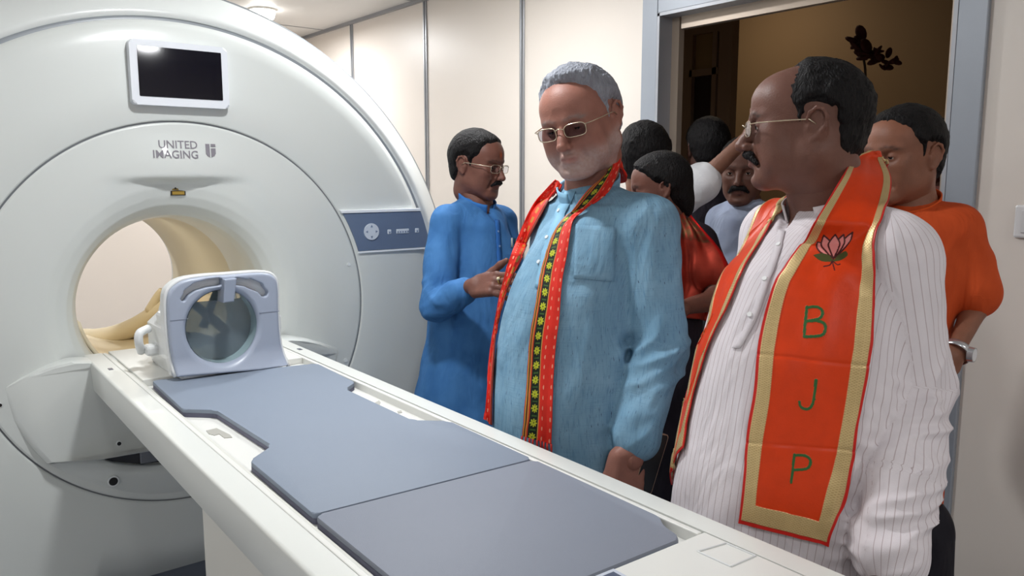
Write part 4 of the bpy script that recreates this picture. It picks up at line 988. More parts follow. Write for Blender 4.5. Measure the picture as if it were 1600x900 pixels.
def cloth(name, cols, dash=None, wsc=700, rough=.8, bump=.25, mott=.08):
    """woven cloth: two-tone mottling, optional slub dashes"""
    m = bpy.data.materials.new(name); m.use_nodes = True; nt = m.node_tree; b = nt.nodes['Principled BSDF']; b.inputs['Roughness'].default_value = rough; b.inputs['Specular IOR Level'].default_value = .2
    at_ = nt.nodes.new('ShaderNodeAttribute'); at_.attribute_name = 'cloth_uv'
    def noise(sc, det, stretch):
        mp = nt.nodes.new('ShaderNodeMapping'); mp.inputs['Scale'].default_value = stretch; nt.links.new(at_.outputs['Vector'], mp.inputs[0])
        n = nt.nodes.new('ShaderNodeTexNoise'); n.inputs['Scale'].default_value = sc; n.inputs['Detail'].default_value = det; nt.links.new(mp.outputs[0], n.inputs[0]); return n.outputs[0]
    def ramp(sock, a, c):
        r = nt.nodes.new('ShaderNodeMapRange'); r.inputs[1].default_value = a; r.inputs[2].default_value = c; nt.links.new(sock, r.inputs[0]); return r.outputs[0]
    def mix(f, A, B):
        x = nt.nodes.new('ShaderNodeMix'); x.data_type = 'RGBA'; nt.links.new(f, x.inputs[0])
        for i, v in ((6, A), (7, B)):
            if isinstance(v, tuple): x.inputs[i].default_value = v
            else: nt.links.new(v, x.inputs[i])
        return x.outputs[2]
    c = mix(ramp(noise(14, 4, (1, .8, 1)), .35, .65), srgb(cols[0]), srgb(cols[1]))
    if dash:
        c = mix(ramp(noise(60, 3, (6, .5, 1)), .52, .75), c, srgb(dash[0])); c = mix(ramp(noise(50, 3, (.35, 8, 1)), .55, .85), c, srgb(dash[1])); c = mix(ramp(noise(130, 2, (3.2, .45, 1)), .66, .74), c, srgb(dash[2]))
    nt.links.new(c, b.inputs['Base Color'])
    n = nt.nodes.new('ShaderNodeTexNoise'); n.inputs['Scale'].default_value = 900; nt.links.new(at_.outputs['Vector'], n.inputs[0]); bp = nt.nodes.new('ShaderNodeBump'); bp.inputs['Strength'].default_value = bump; bp.inputs['Distance'].default_value = .002
    n3 = nt.nodes.new('ShaderNodeTexNoise'); n3.inputs['Scale'].default_value = 9; n3.inputs['Detail'].default_value = 2.5; n3.inputs['Distortion'].default_value = 1.2; tc = nt.nodes.new('ShaderNodeTexCoord'); m3 = nt.nodes.new('ShaderNodeMapping'); m3.inputs['Scale'].default_value = (1.3, 1.3, .6); nt.links.new(tc.outputs['Object'], m3.inputs[0]); nt.links.new(m3.outputs[0], n3.inputs[0])
    b3 = nt.nodes.new('ShaderNodeBump'); b3.inputs['Strength'].default_value = .55; b3.inputs['Distance'].default_value = .022; nt.links.new(n3.outputs[0], b3.inputs['Height']); nt.links.new(b3.outputs[0], bp.inputs['Normal'])
    nt.links.new(n.outputs[0], bp.inputs['Height']); nt.links.new(bp.outputs[0], b.inputs['Normal']); return m
def stripe_cloth(name, base, line, period=.012, width=.12):
    m = cloth(name, (base, tuple(min(255, v+6) for v in base))); nt = m.node_tree; b = nt.nodes['Principled BSDF']
    src = b.inputs['Base Color'].links[0].from_socket; a = nt.nodes.new('ShaderNodeAttribute'); a.attribute_name = 'cloth_uv'; sx = nt.nodes.new('ShaderNodeSeparateXYZ'); nt.links.new(a.outputs['Vector'], sx.inputs[0])
    d = nt.nodes.new('ShaderNodeMath'); d.operation = 'DIVIDE'; d.inputs[1].default_value = period; nt.links.new(sx.outputs[0], d.inputs[0])
    fr = nt.nodes.new('ShaderNodeMath'); fr.operation = 'FRACT'; nt.links.new(d.outputs[0], fr.inputs[0]); lt = nt.nodes.new('ShaderNodeMath'); lt.operation = 'LESS_THAN'; lt.inputs[1].default_value = width; nt.links.new(fr.outputs[0], lt.inputs[0])
    sc_ = nt.nodes.new('ShaderNodeMath'); sc_.operation = 'MULTIPLY'; sc_.inputs[1].default_value = .6; nt.links.new(lt.outputs[0], sc_.inputs[0])
    mx = nt.nodes.new('ShaderNodeMix'); mx.data_type = 'RGBA'; nt.links.new(sc_.outputs[0], mx.inputs[0]); nt.links.new(src, mx.inputs[6]); mx.inputs[7].default_value = srgb(line); nt.links.new(mx.outputs[2], b.inputs['Base Color']); return m
lens_d = lens_m.copy(); lens_d.name = 'spectacle_lens_tinted'; lens_d.node_tree.nodes['Principled BSDF'].inputs['Base Color'].default_value = (.52, .52, .58, 1)
M_kA = cloth('light_blue_slub_cotton', ((118, 158, 184), (132, 170, 194)), ((96, 138, 168), (104, 146, 174), (58, 76, 104)))
M_kB = cloth('bright_blue_cotton', ((58, 108, 164), (70, 122, 178)))
M_kC = stripe_cloth('white_pinstripe_cotton', (218, 211, 215), (160, 136, 138), .0115, .10)
M_kD = cloth('orange_cotton', ((190, 72, 30), (202, 80, 36)))
M_tr_w = cloth('white_pyjama_cotton', ((214, 212, 206), (226, 224, 218))); M_tr_k = cloth('dark_trouser_cloth', ((26, 24, 30), (34, 32, 40))); M_tr_b = cloth('navy_trouser_cloth', ((28, 34, 54), (36, 42, 64)))
FULLH = [(-.14, -.075), (-.06, -.085), (-.034, -.045), (-.026, .022), (.002, .028), (.010, -.020), (.026, -.022), (.030, .020), (.050, .035), (.060, .062), (.085, .082), (.14, .10), (.14, .2), (-.14, .2)]
# ---- centre man
A_hand = (at(984, 704, 1.63), at(976, 775, 1.62)-at(984, 704, 1.63), -CF*.9+CR*.45, dict(mirror=-1, curl=(.55, .6, .65, .7), thumb=(-.5, .8), s=1.12))
manA = build_person('person', 'grey-haired bearded man in a light blue kurta with a red scarf, looking down', dict(
    k=1.07, D=1.80, head=(907, 189, 1.755), hs=1.01, vz=.93, hx=.99, trapz=.022, wr=.005, rot=(112, 15, 9), face=104, neck=(922, 305, 1.81), nw=.060, fat=.006, lids=.08, lens=lens_d, skin=(152, 104, 90),
    beard=dict(brow=(130, 118, 114), col=(188, 176, 172), amt=.62), hh=.0024, hmat=M_hair_g, hlabel='short grey hair',
    hair=[(-.14, -.06), (-.06, -.07), (-.036, -.04), (-.030, .022), (-.004, .030), (.006, -.022), (.020, -.026), (.026, .018), (.034, .045), (.046, .075), (.066, .097), (.14, .115), (.14, .2), (-.14, .2)], hairkw=dict(vol=.013, noise=.005, top=[((-.01, .02, .105), (.05, .05, .025))]),
    glasses='wire',
    slices=[(335, 862, 1000), (370, 838, 1005), (410, 815, 1004), (450, 798, 992), (500, 785, 990), (550, 777, 994), (600, 773, 988), (650, 772, 992), (700, 773, 1000), (780, 774, 1000)], deep=.165, dprof=[.62, .74, .84, .92, 1, 1.03, 1.05, 1.02, 1, 1], hem=.48, flare=1.12,
    arms=[[(1012, 352, 1.71, .062), (1028, 540, 1.72, .062), (985, 715, 1.63, .050)], [(868, 350, 1.92, .055), (838, 520, 1.97, .052), (836, 660, 1.9, .045)]],
    hands=[A_hand, (at(836, 668, 1.9), (0, -.1, -1), (1, 0, 0), dict(mirror=1, h=.004))], gh=.005, garment=('kurta', M_kA), trouser=M_tr_w, relax=1, tk=.06,
    creases=[(0, 1.0, .22, .007, 26), (1, .12, .3, .008, 24), (1, .7, .35, .005, 22), (0, .25, .3, .004, 14)]))
# ---- man in bright blue
B_hand = (at(741, 447, 2.52), at(800, 440, 2.40)-at(741, 447, 2.52), -CF*.85+CU*.45-CR*.2, dict(mirror=1, curl=(.25, .3, .4, .5), thumb=(.25, -.1), s=1.05))
manB = build_person('person', 'dark-haired man with moustache and glasses in a bright blue kurta, gesturing beside the scanner', dict(
    vcut=[[(750, 316, .024), (765, 330, .013), (775, 348, .004)]], wr=.006, D=2.85, head=(746, 257, 2.83), rot=(200, 8, 0), face=190, neck=(745, 320, 2.86), hs=.98, nw=.055, lids=.55, skin=(112, 72, 60), hh=.003, hair=FULLH, hairkw=dict(vol=.012, noise=.002), moustache=(.028, .0065), glasses='wire',
    extra=[((0, .095, .045), (.006, .03, .012), (205, 95, 40), .9)],
    slices=[(338, 705, 785), (380, 682, 800), (430, 674, 806), (480, 672, 806), (530, 668, 803), (560, 661, 802), (600, 651, 800), (650, 643, 800), (700, 640, 800)], deep=.135, dprof=[.8, .9, 1, 1.05, 1.08, 1.08, 1.08, 1.08, 1.08], hem=.5, flare=1.1,
    arms=[[(697, 346, 2.76, .056), (681, 478, 2.66, .052), (738, 449, 2.54, .043)], [(785, 346, 2.97, .054), (806, 440, 2.99, .050), (800, 530, 2.9, .042)]],
    hands=[B_hand, (at(800, 535, 2.9), (0, -.1, -1), (1, 0, 0), dict(mirror=-1, h=.004))], gh=.007, garment=('kurta', M_kB), trouser=M_tr_w))
# ---- man in white on the right
HC = [(-.14, -.10), (-.065, -.10), (-.036, -.055), (-.036, .020), (-.006, .032), (.006, -.026), (.010, -.040), (.027, -.042), (.031, .010), (.036, .050), (.034, .075), (.020, .10), (.012, .2), (-.14, .2)]
manC = build_person('person', 'balding man in a white striped kurta and wide orange scarf, in profile', dict(
    k=1.09, vcut=[[(1238, 322, .034), (1226, 345, .016), (1220, 362, .004)]], D=1.36, head=(1258, 196, 1.36), hs=.975, vz=.90, hy=.95, rot=(36, 2, 0), face=75, neck=(1296, 322, 1.38), nw=.066, fat=.008, jaw=.004, lids=.5, skin=(108, 72, 60), hh=.0022, hair=HC, hairkw=dict(vol=.010, noise=.004, h=.0025), hlabel='black hair at the sides and back of a bald forehead', moustache=(.034, .0075), mdrop=.014, glasses='rimless',  # skin tone darkened to carry the shade on his face
    slices=[(345, 1235, 1400), (380, 1185, 1420), (430, 1142, 1432), (480, 1118, 1428), (530, 1102, 1420), (580, 1090, 1412), (640, 1077, 1402), (700, 1066, 1392), (760, 1057, 1382), (830, 1050, 1372), (900, 1044, 1365)], deep=.165, dprof=[.6, .74, .88, .95, 1, 1.0, 1.0, 1.0, .98, .95, .92], hem=.5, flare=1.1,
    arms=[[(1400, 398, 1.25, .064), (1432, 610, 1.26, .052), (1403, 750, 1.2, .055), (1382, 915, 1.14, .050)], [(1205, 368, 1.50, .055), (1172, 540, 1.56, .052), (1160, 680, 1.52, .045)]],
    hands=[(at(1380, 905, 1.14), at(1375, 1000, 1.13)-at(1380, 905, 1.14), -CF*.6+CR, dict(mirror=-1)), (at(1160, 690, 1.52), (0, -.1, -1), (1, 0, 0), dict(mirror=1, h=.004))], gh=.0045, garment=('kurta', M_kC), trouser=M_tr_w, relax=1, wr=.005,
    creases=[(0, 1.0, .3, .009, 24), (1, .5, .5, .008, 34), (2, .4, .6, .008, 34), (0, .2, .25, .004, 14)]))
# ---- man in orange behind
manD = build_person('person', 'man in a short-sleeved orange kurta with a wristwatch standing behind by the door frame', dict(
    D=2.02, head=(1411, 243, 2.0), hs=.99, rot=(78, 4, 0), face=95, neck=(1425, 325, 2.03), nw=.058, lids=.5, skin=(132, 86, 66), hair=FULLH, hairkw=dict(vol=.012, noise=.003), fat=.002,
    slices=[(338, 1365, 1500), (380, 1350, 1505), (430, 1345, 1500), (500, 1330, 1480), (600, 1315, 1474), (700, 1305, 1468), (780, 1295, 1460), (838, 1290, 1446)], deep=.13, dprof=[.8, .9, 1, 1, 1, 1, 1, 1],
    arms=[[(1490, 358, 1.98, .062), (1524, 478, 1.95, .046), (1490, 555, 1.86, .031)], [(1362, 358, 2.1, .06), (1340, 480, 2.15, .05), (1350, 560, 2.05, .04)]], short=.82,
    hands=[(at(1488, 558, 1.86), at(1440, 600, 1.80)-at(1488, 558, 1.86), -CF+CR*.3, dict(mirror=-1))], gh=.007, garment=('kurta', M_kD), trouser=M_tr_k,
    creases=[(0, .3, .3, .005, 16)]))
# ------------------------------------------------------------------ scarves, collars, buttons
def pxline(P, n): return spline(np.array(P, float), n)
def scarf(info, name, L, R, wrap, colfn, m, label, cols=14, nL=60, nR=60, off=.006, Lmarch=None, fold_amp=.003, up=(10, 10), thick=.0022, taper=None, nw=26):
    """a scarf: strand L (bottom to neck), round the neck, strand R (neck to bottom); each row runs from the neck-side edge outwards"""
    g = info['g']; rows = []; meta = []
    def strand(Q, n, march):
        Dk = spline([[q[4] if len(q) > 4 else 0, q[5] if len(q) > 4 else 0] for q in Q], n) if any(len(q) > 4 for q in Q) else None; nD = sum(len(q) > 4 for q in Q); lim = (nD-1)/(len(Q)-1) if Dk is not None else -1
        if Dk is not None: Dk = np.stack([np.interp(np.linspace(0, len(Q)-1, n), range(nD), [q[4+j] for q in Q[:nD]]) for j in (0, 1)], 1)
        Q = np.array([q[:4] for q in Q], float); ys = np.linspace(0, 1, n); a = pxline(Q[:, :2], n); b = pxline(Q[:, 2:4], n); out = []; mt = []
        for i in range(n):
            row = []; px = []
            if march:
                p = g.hit(a[i, 0], a[i, 1]); p = g.snap(p, off); row = [p]; d = -CR.copy(); step = march/(cols-1); px = [(0, 0)]*cols
                for k in range(cols-1):
                    nrm = g.grad(p); d = d-nrm*(d@nrm); d /= np.linalg.norm(d); q = g.snap(p+d*step, off); d = q-p; row.append(q); p = q
            else:
                for k in range(cols):
                    s = k/(cols-1); x, y = a[i]*(1-s)+b[i]*s; free = Dk is not None and i/(n-1) <= lim+1.2/(len(Q)-1); p = g.hit(x, y)
                    if free: bl = np.clip((i/(n-1)-lim)*(len(Q)-1)/1.2, 0, 1); p = at(x, y, (Dk[i, 0]*(1-s)+Dk[i, 1]*s)*info['k'])*(1-bl)+p*bl
                    row.append(g.push(p, off)); px.append((x, y))
            out.append(np.array(row)); mt.append(np.array(px, float))
        return out, mt
    lr, lm = strand(L, nL, Lmarch); rr, rm = strand(R, nR, None); lr = lr[::-1]; lm = lm[::-1]
    # wrap rows: (angle in degrees from the wearer's right towards the front, inner radius, inner z, outer radius, outer z) around the neck base
    c0 = info['nb']; wr = []; W_ = np.array(wrap, float)
    for t in np.linspace(0, len(W_)-1, nw):
        i = min(int(t), len(W_)-2); f = t-i; q = W_[i]*(1-f)+W_[i+1]*f; a = math.radians(q[0]); u = info['sd']*math.cos(a)+info['fw']*math.sin(a)
        kk_ = info['k']; A = c0+(u*q[1]+np.array([0, 0, q[2]]))*kk_; B = c0+(u*q[3]+np.array([0, 0, q[4]]))*kk_; row = []
        for k in range(cols):
            s = k/(cols-1); p = A*(1-s)+B*s+np.array([0, 0, .012*math.sin(math.pi*s)]); row.append(p)
        wr.append(g.push(np.array(row), off))
    rows = lr+wr+rr; G = np.array(rows); nrow = len(rows); part = np.array([0]*len(lr)+[1]*len(wr)+[2]*len(rr))
    pxs = np.array(lm+[np.zeros((cols, 2))]*len(wr)+rm)
    for it in range(3):   # even out, keeping it off the body
        S = G.copy(); S[1:-1] = (G[:-2]+G[2:])*.25+G[1:-1]*.5; j = len(lr); k = j+len(wr)
        w = np.full((nrow, 1, 1), .45); w[j-3:j+3] = 1; w[k-3:k+3] = 1; G = G*(1-w)+S*w
    # refine
    def refine(A, fr, ax):
        n = A.shape[ax]; t = np.linspace(0, n-1, (n-1)*fr+1); i = np.minimum(t.astype(int), n-2); f = t-i; sh = [1]*A.ndim; sh[ax] = -1; f = f.reshape(sh)
        tk = lambda o: np.take(A, np.clip(i+o, 0, n-1), ax)
        a, b, c, d = tk(-1), tk(0), tk(1), tk(2); return .5*((2*b)+(-a+c)*f+(2*a-5*b+4*c-d)*f*f+(-a+3*b-3*c+d)*f**3)
    H = refine(refine(G, up[0], 0), up[1], 1)
    lin = lambda A, fr, ax: np.stack([np.take(A, np.minimum((np.linspace(0, A.shape[ax]-1, (A.shape[ax]-1)*fr+1)).astype(int), A.shape[ax]-2), ax), np.take(A, np.minimum((np.linspace(0, A.shape[ax]-1, (A.shape[ax]-1)*fr+1)).astype(int), A.shape[ax]-2)+1, ax)], 0)
    def linref(A, fr, ax):
        n = A.shape[ax]; t = np.linspace(0, n-1, (n-1)*fr+1); i = np.minimum(t.astype(int), n-2); f = t-i; sh = [1]*A.ndim; sh[ax] = -1; f = f.reshape(sh); return np.take(A, i, ax)*(1-f)+np.take(A, i+1, ax)*f
    PX = linref(linref(pxs, up[0], 0), up[1], 1); PT = np.repeat(np.round(linref(part.astype(float), up[0], 0))[:, None], H.shape[1], 1)
    U = np.broadcast_to(np.linspace(0, 1, H.shape[1])[None], H.shape[:2]); mid = H[:, H.shape[1]//2]; v = np.concatenate([[0], np.cumsum(np.linalg.norm(np.diff(mid, axis=0), axis=1))]); Vv = np.broadcast_to(v[:, None], H.shape[:2])
    vtot = v[-1]; nrm = np.cross(np.gradient(H, axis=0), np.gradient(H, axis=1)); nrm /= np.linalg.norm(nrm, axis=2, keepdims=True)+1e-9
    sgn = np.sign((g.grad(H[::9, ::9])*nrm[::9, ::9]).sum()); nrm = nrm*sgn
    H = H+nrm*(fold_amp*(.5+.5*vnoise(np.stack([U*5, Vv*3.2, U*0+7], -1)))*(1+.8*(PT == 1)))[..., None]
    C, raise_, metal = colfn(U, Vv, vtot, PT, PX); H = H+nrm*raise_[..., None]
    nr, nc = H.shape[:2]; I = np.arange(nr*nc).reshape(nr, nc); F = np.stack([I[:-1, :-1], I[:-1, 1:], I[1:, 1:], I[1:, :-1]], -1).reshape(-1, 4)
    if sgn > 0: F = F[:, ::-1]
    o = fast_mesh(name, H.reshape(-1, 3), F, m, info['root'], col=C.reshape(-1, 3), label=label)
    ca = o.data.color_attributes['tint']; A4 = np.ones((nr*nc, 4), np.float32); A4[:, :3] = C.reshape(-1, 3); A4[:, 3] = metal.reshape(-1); ca.data.foreach_set('color', A4.ravel())
    sm_ = o.modifiers.new('thickness', 'SOLIDIFY'); sm_.thickness = thick; sm_.offset = -1
    info['scarf'] = H; return o, H
def satin_mat(name, rough, sheen=.0, spec=.5, mott=.05, bump=.1, bscale=400):
    m = attr_mat(name, rough, bump, bscale, 0, mott, 40, spec); nt = m.node_tree; a = [n for n in nt.nodes if n.type == 'ATTRIBUTE'][0]
    nt.links.new(a.outputs['Alpha'], nt.nodes['Principled BSDF'].inputs['Metallic']); return m
def smooth01(x, w): return np.clip(.5+x/w, 0, 1)
def lay(C, mask, col): return C*(1-mask[..., None])+mask[..., None]*np.array(srgb(col)[:3])
# centre man's red scarf with dark flowered border
def col_red(U, V, vt, PT, PX):
    C = np.zeros(U.shape+(3,))+np.array(srgb(218, 44, 30)[:3]); Z = np.zeros(U.shape)
    u = U; bw = .50
    b = (PT == 2)*1.0
    lf = (PT != 2)
    # small pale dots in rows
    du = ((u*7.0) % 1)-.5; dv = ((V/.022) % 1)-.5; dot = ((du/.16)**2+(dv/.20)**2 < 1)*(u > bw+.04)*(((u*7).astype(int)) % 2 == 0)
    C = lay(C, dot*.75, (236, 170, 140))
    C = lay(C, (u < bw)*1.0, (24, 36, 26))
    C = lay(C, (u < .17)*1.0, (196, 60, 34)); C = lay(C, ((u > .035)*(u < .065)+(u > .10)*(u < .125))*1.0, (190, 160, 60)); C = lay(C, ((u > .065)*(u < .10))*1.0, (60, 30, 24))
    C = lay(C, ((u > .475)*(u < .51))*1.0, (190, 140, 70))
    pv = .032; y = ((V/pv) % 1-.5)*pv; x = (u-.325)*.080*1.0; r = np.hypot(x, y); th = np.arctan2(y, x)
    fl = (r < .0098*(.50+.50*np.abs(np.cos(4*th))))*(r > .0016)*(u > .19)*(u < .46)
    C = lay(C, fl*1.0, (190, 196, 50)); leaf = (np.abs(np.abs(y)-pv/2) < .0016)*(np.abs(x) < .007); C = lay(C, leaf*.8, (70, 110, 50))
    # the left strand turns its plain side out, a thin gold thread down the middle
    CL = np.zeros(U.shape+(3,))+np.array(srgb(218, 44, 30)[:3]); CL = lay(CL, ((((V/.022) % 1) < .35)*(np.abs(u-.72) < .05))*.8, (236, 170, 140)); CL = lay(CL, ((np.abs(u-.36) < .09)*(((V/.03) % 1) < .6))*.7, (180, 140, 50)); CL = lay(CL, (u < .12)*.8, (70, 40, 24))
    C = np.where((PT == 2)[..., None], C, CL)
    return C, Z+.0006*fl*(PT == 2), Z
M_scA = satin_mat('red_scarf_cloth', .55, spec=.25, bump=.2)
LA = [(773, 664, 757, 655), (774, 610, 761, 606), (778, 546, 767, 540), (783, 483, 777, 478), (805, 428, 790, 424), (826, 385, 806, 378), (852, 336, 830, 324), (870, 300, 856, 292), (880, 286, 872, 276)][::-1]
RA = [(950, 268, 970, 240, 1.74, 1.79), (938, 280, 966, 262, 1.71, 1.76), (918, 298, 950, 300, 1.68, 1.72), (890, 335, 914, 334), (868, 368, 895, 354), (855, 405, 887, 400), (847, 435, 880, 440), (839, 480, 876, 485), (830, 530, 871, 530), (827, 589, 867, 585), (823, 640, 865, 645), (820, 680, 862, 692)]
wrapA = [(38, .070, -.01, .092, -.02), (0, .072, .015, .10, -.005), (-45, .074, .035, .105, .005), (-90, .074, .05, .100, .022), (-125, .072, .05, .094, .03)]
scA, HA = scarf(manA, 'scarf', LA, RA, wrapA, col_red, M_scA, 'red scarf with white dots and a dark flowered border', cols=10, nL=70, nR=80, off=.007, fold_amp=.004, up=(9, 10))
# fringe at the hanging end
for k in range(9):
    s_ = k/8; p = HA[-1, int(s_*(HA.shape[1]-1))]; tube('fringe', [p, p+np.array([.001*((k % 3)-1), .0, -.012]), p+np.array([.002*((k % 2)), 0, -.026])], .0022, mat('fringe_red', (190, 40, 30), .8, mott=.2), scA, 6)
# right man's wide orange scarf
LOT = dict(c=(1304, 392))
def inpoly(X, Y, P):
    P = np.array(P, float); ins = np.zeros(X.shape, bool); n = len(P)
    for i in range(n):
        a, b = P[i], P[(i+1) % n]; c = (a[1] > Y) != (b[1] > Y); ins ^= c & (X < a[0]+(Y-a[1])*(b[0]-a[0])/(b[1]-a[1]+1e-12))
    return ins
def stroke(X, Y, P, w):
    d = np.full(X.shape, 1e9); Q = np.stack([X, Y], -1)
    for a, b in zip(P, P[1:]): d = np.minimum(d, seg_sdf(Q, a, b))
    return d < w/2
def petal(base, tip, w, n=14, lean=0):
    base = np.array(base, float); tip = np.array(tip, float); ax = tip-base; nn_ = np.array([-ax[1], ax[0]])/np.linalg.norm(ax); out = []
    for sgn_ in (1, -1):
        for t in (np.linspace(0, 1, n) if sgn_ > 0 else np.linspace(1, 0, n)): out.append(base+ax*t+nn_*(sgn_*w*math.sin(math.pi*t**1.25)+lean*math.sin(math.pi*t)))
    return [tuple(q) for q in out]
def bez(P, n=16): return [tuple(q) for q in spline(P, n)]
def col_orange(U, V, vt, PT, PX):
    C = np.zeros(U.shape+(3,))+np.array(srgb(213, 58, 2)[:3]); Z = np.zeros(U.shape); M = Z.copy(); X, Y = PX[..., 0], PX[..., 1]
    R_ = (PT == 2)
    red = (U < .03)|(U > .965)|(V < .006)|(V > vt-.006)
    gold = (((U >= .03)&(U < .15))|((U > .845)&(U <= .965))|(V < .036)|(V > vt-.036))&~red
    hv = (np.sin(V/.0042*2*math.pi)*np.sin(U*160) > -.2)
    C = lay(C, gold*1.0, (180, 152, 100)); C = lay(C, (gold&hv)*.8, (214, 190, 140)); M = M+gold*.55*hv
    C = lay(C, red*1.0, (200, 34, 26))
    Xr = np.where(R_, X, -999)
    def put(mask, col, a=1.0):
        nonlocal C; C = lay(C, (mask&R_)*a, col)
    g_ = (44, 96, 48); rs = Z.copy()
    B = [(1259, 527), (1262, 482)]; ms = stroke(Xr, Y, B, 4.6)
    ms |= stroke(Xr, Y, bez([(1262, 483), (1276, 482), (1284, 487), (1285, 494), (1280, 501), (1261, 504)]), 4.6)
    ms |= stroke(Xr, Y, bez([(1261, 504), (1278, 504), (1288, 509), (1289, 518), (1283, 526), (1259, 528)]), 4.6)
    ms |= stroke(Xr, Y, bez([(1275, 593), (1273, 612), (1271, 628), (1266, 637), (1258, 638), (1251, 634), (1249, 627)]), 4.4)
    ms |= stroke(Xr, Y, [(1236, 752), (1241, 709)], 4.4)
    ms |= stroke(Xr, Y, bez([(1241, 710), (1257, 710), (1265, 715), (1266, 723), (1260, 731), (1239, 733)]), 4.4)
    put(ms, g_); rs += .0008*(ms&R_)
    pk, bk = (226, 138, 134), (70, 22, 22)
    pets = [petal((1296, 408), (1278, 378), 7), petal((1306, 408), (1332, 362), 6), petal((1299, 408), (1287, 367), 8), petal((1305, 408), (1318, 366), 7), petal((1302, 410), (1305, 366), 9)]
    for p_ in pets:
        m_ = inpoly(Xr, Y, p_); put(m_, pk); put(stroke(Xr, Y, p_+[p_[0]], 2.6), bk)
    lf = inpoly(Xr, Y, bez([(1272, 404), (1284, 400), (1296, 404), (1302, 411), (1310, 404), (1322, 397), (1326, 404), (1314, 412), (1300, 414), (1284, 412), (1272, 404)], 40)); put(lf, (72, 74, 34))
    put(stroke(Xr, Y, bez([(1300, 413), (1297, 419), (1288, 421)]), 2.0), bk); put(stroke(Xr, Y, bez([(1300, 413), (1302, 420), (1304, 427)]), 2.0), bk); put(stroke(Xr, Y, bez([(1301, 413), (1308, 419), (1313, 418)]), 1.8), bk)
    # pressed-in fold lines of the folded cloth lie across the panel
    for y0_, sl_ in ((555, .10), (692, .07)):
        dd = np.abs(Y-(y0_+sl_*(X-1190))); rs = rs-.0014*np.exp(-(dd/3.0)**2)*R_
    return C, rs+.0012*gold, M
M_scC = satin_mat('orange_satin_scarf', .42, spec=.3, bump=.12)
LC = [(1231, 316, 0, 0), (1205, 358, 0, 0), (1168, 420, 0, 0), (1147, 472, 0, 0), (1128, 510, 0, 0), (1110, 550, 0, 0), (1094, 600, 0, 0), (1082, 650, 0, 0), (1074, 700, 0, 0)]
RC = [(1336, 240, 1372, 240, 1.36, 1.39), (1318, 272, 1391, 276, 1.28, 1.33), (1294, 312, 1389, 312, 1.25, 1.27), (1272, 348, 1380, 350, 1.225, 1.22), (1255, 380, 1372, 390), (1228, 420, 1369, 425), (1206, 458, 1363, 470), (1187, 536, 1356, 550), (1181, 611, 1342, 640), (1170, 680, 1328, 720), (1164, 750, 1312, 785), (1157, 815, 1292, 850)]
wrapC = [(35, .075, -.012, .13, -.045), (0, .078, .02, .13, -.02), (-40, .082, .05, .12, .01), (-80, .082, .08, .11, .045), (-110, .082, .095, .105, .07)]
scC, HC_ = scarf(manC, 'scarf', LC, RC, wrapC, col_orange, M_scC, 'wide orange satin scarf with gold bands, green letters and a lotus', cols=14, nL=50, nR=80, off=.007, Lmarch=.15, fold_amp=.003, up=(14, 13))
# ---- collars
def collar(info, r, h, gap, m, tilt=.03, z0=-.012, flare=.006, name='collar', lean=0.0):
    th0, th1 = math.radians(90+gap), math.radians(450-gap); n = 60; rows = []
    c = info['nb']; g = info['g']
    nkd = info['head'][0]-c; nkd = np.array([nkd[0], nkd[1], 0])*lean
    for k, f in enumerate((0, .25, .5, .75, 1)):
        row = []
        for i in range(n+1):
            a = th0+(th1-th0)*i/n; u = info['sd']*math.cos(a)+info['fw']*math.sin(a); z = c[2]+z0+h*f-tilt*math.sin(a)
            row.append(c+np.array([0, 0, z-c[2]])+u*(r+flare*f)+nkd*f)
        rows.append(row)
    V = np.array(rows).reshape(-1, 3); F = [(k*(n+1)+i, k*(n+1)+i+1, (k+1)*(n+1)+i+1, (k+1)*(n+1)+i) for k in range(4) for i in range(n)]
    o = from_arrays(name, V, F, m, info['gob'], True); s_ = o.modifiers.new('t', 'SOLIDIFY'); s_.thickness = .004; s_.offset = 0; return o
def plain(name, c, rough=.8): return mat(name, c, rough, bump=.2, bscale=700, mott=.05, mscale=40, spec=.2)
collar(manA, .069, .045, 8, plain('collar_light_blue', (134, 180, 208)), lean=.2)
collar(manB, .062, .042, 14, plain('collar_blue', (58, 118, 188)), lean=.3)
collar(manC, .075, .032, 30, plain('collar_white', (228, 222, 224)), lean=.15, tilt=.03, z0=-.006, flare=.002)
collar(manD, .064, .035, 12, plain('collar_orange', (214, 86, 34)), lean=.2)
def strip(info, px, w, m, name, off=.002, thick=.0015):
    g = info['g']; P = pxline(px, 30); rows = []
    for i, (x, y) in enumerate(P):
        row = [];
        for k in (-1, 0, 1): row.append(g.snap(g.hit(x+k*w/2, y), off))
        rows.append(row)
    V = np.array(rows).reshape(-1, 3); F = [(3*i+k, 3*i+k+1, 3*i+k+4, 3*i+k+3) for i in range(29) for k in (0, 1)]
    o = from_arrays(name, V, F, m, info['gob'], True); s_ = o.modifiers.new('t', 'SOLIDIFY'); s_.thickness = thick; s_.offset = 0; return o
def button(info, x, y, r=.005, c=(220, 220, 215)):
    g = info['g']; p = g.snap(g.hit(x, y), .003); n_ = g.grad(p); bm = bmesh.new(); cyl(bm, p-n_*.001, p+n_*.0025, r, r*.85, 18)
    o = from_bm('button', bm, mat('button_%d_%d_%d' % c, c, .3, mott=.05), info['gob'], True); auto_smooth(o); return o
strip(manA, [(893, 300), (873, 345), (858, 390), (845, 450)], 16, plain('placket_light_blue', (136, 182, 210)), 'placket', .003)
for x, y in ((875, 330), (856, 372), (843, 410)): button(manA, x, y, .0055, (214, 222, 226))
strip(manB, [(776, 345), (778, 380), (779, 410)], 7, plain('placket_blue', (50, 106, 178)), 'placket', .003)
for x, y in ((777, 362), (779, 385)): button(manB, x, y, .004, (120, 150, 190))
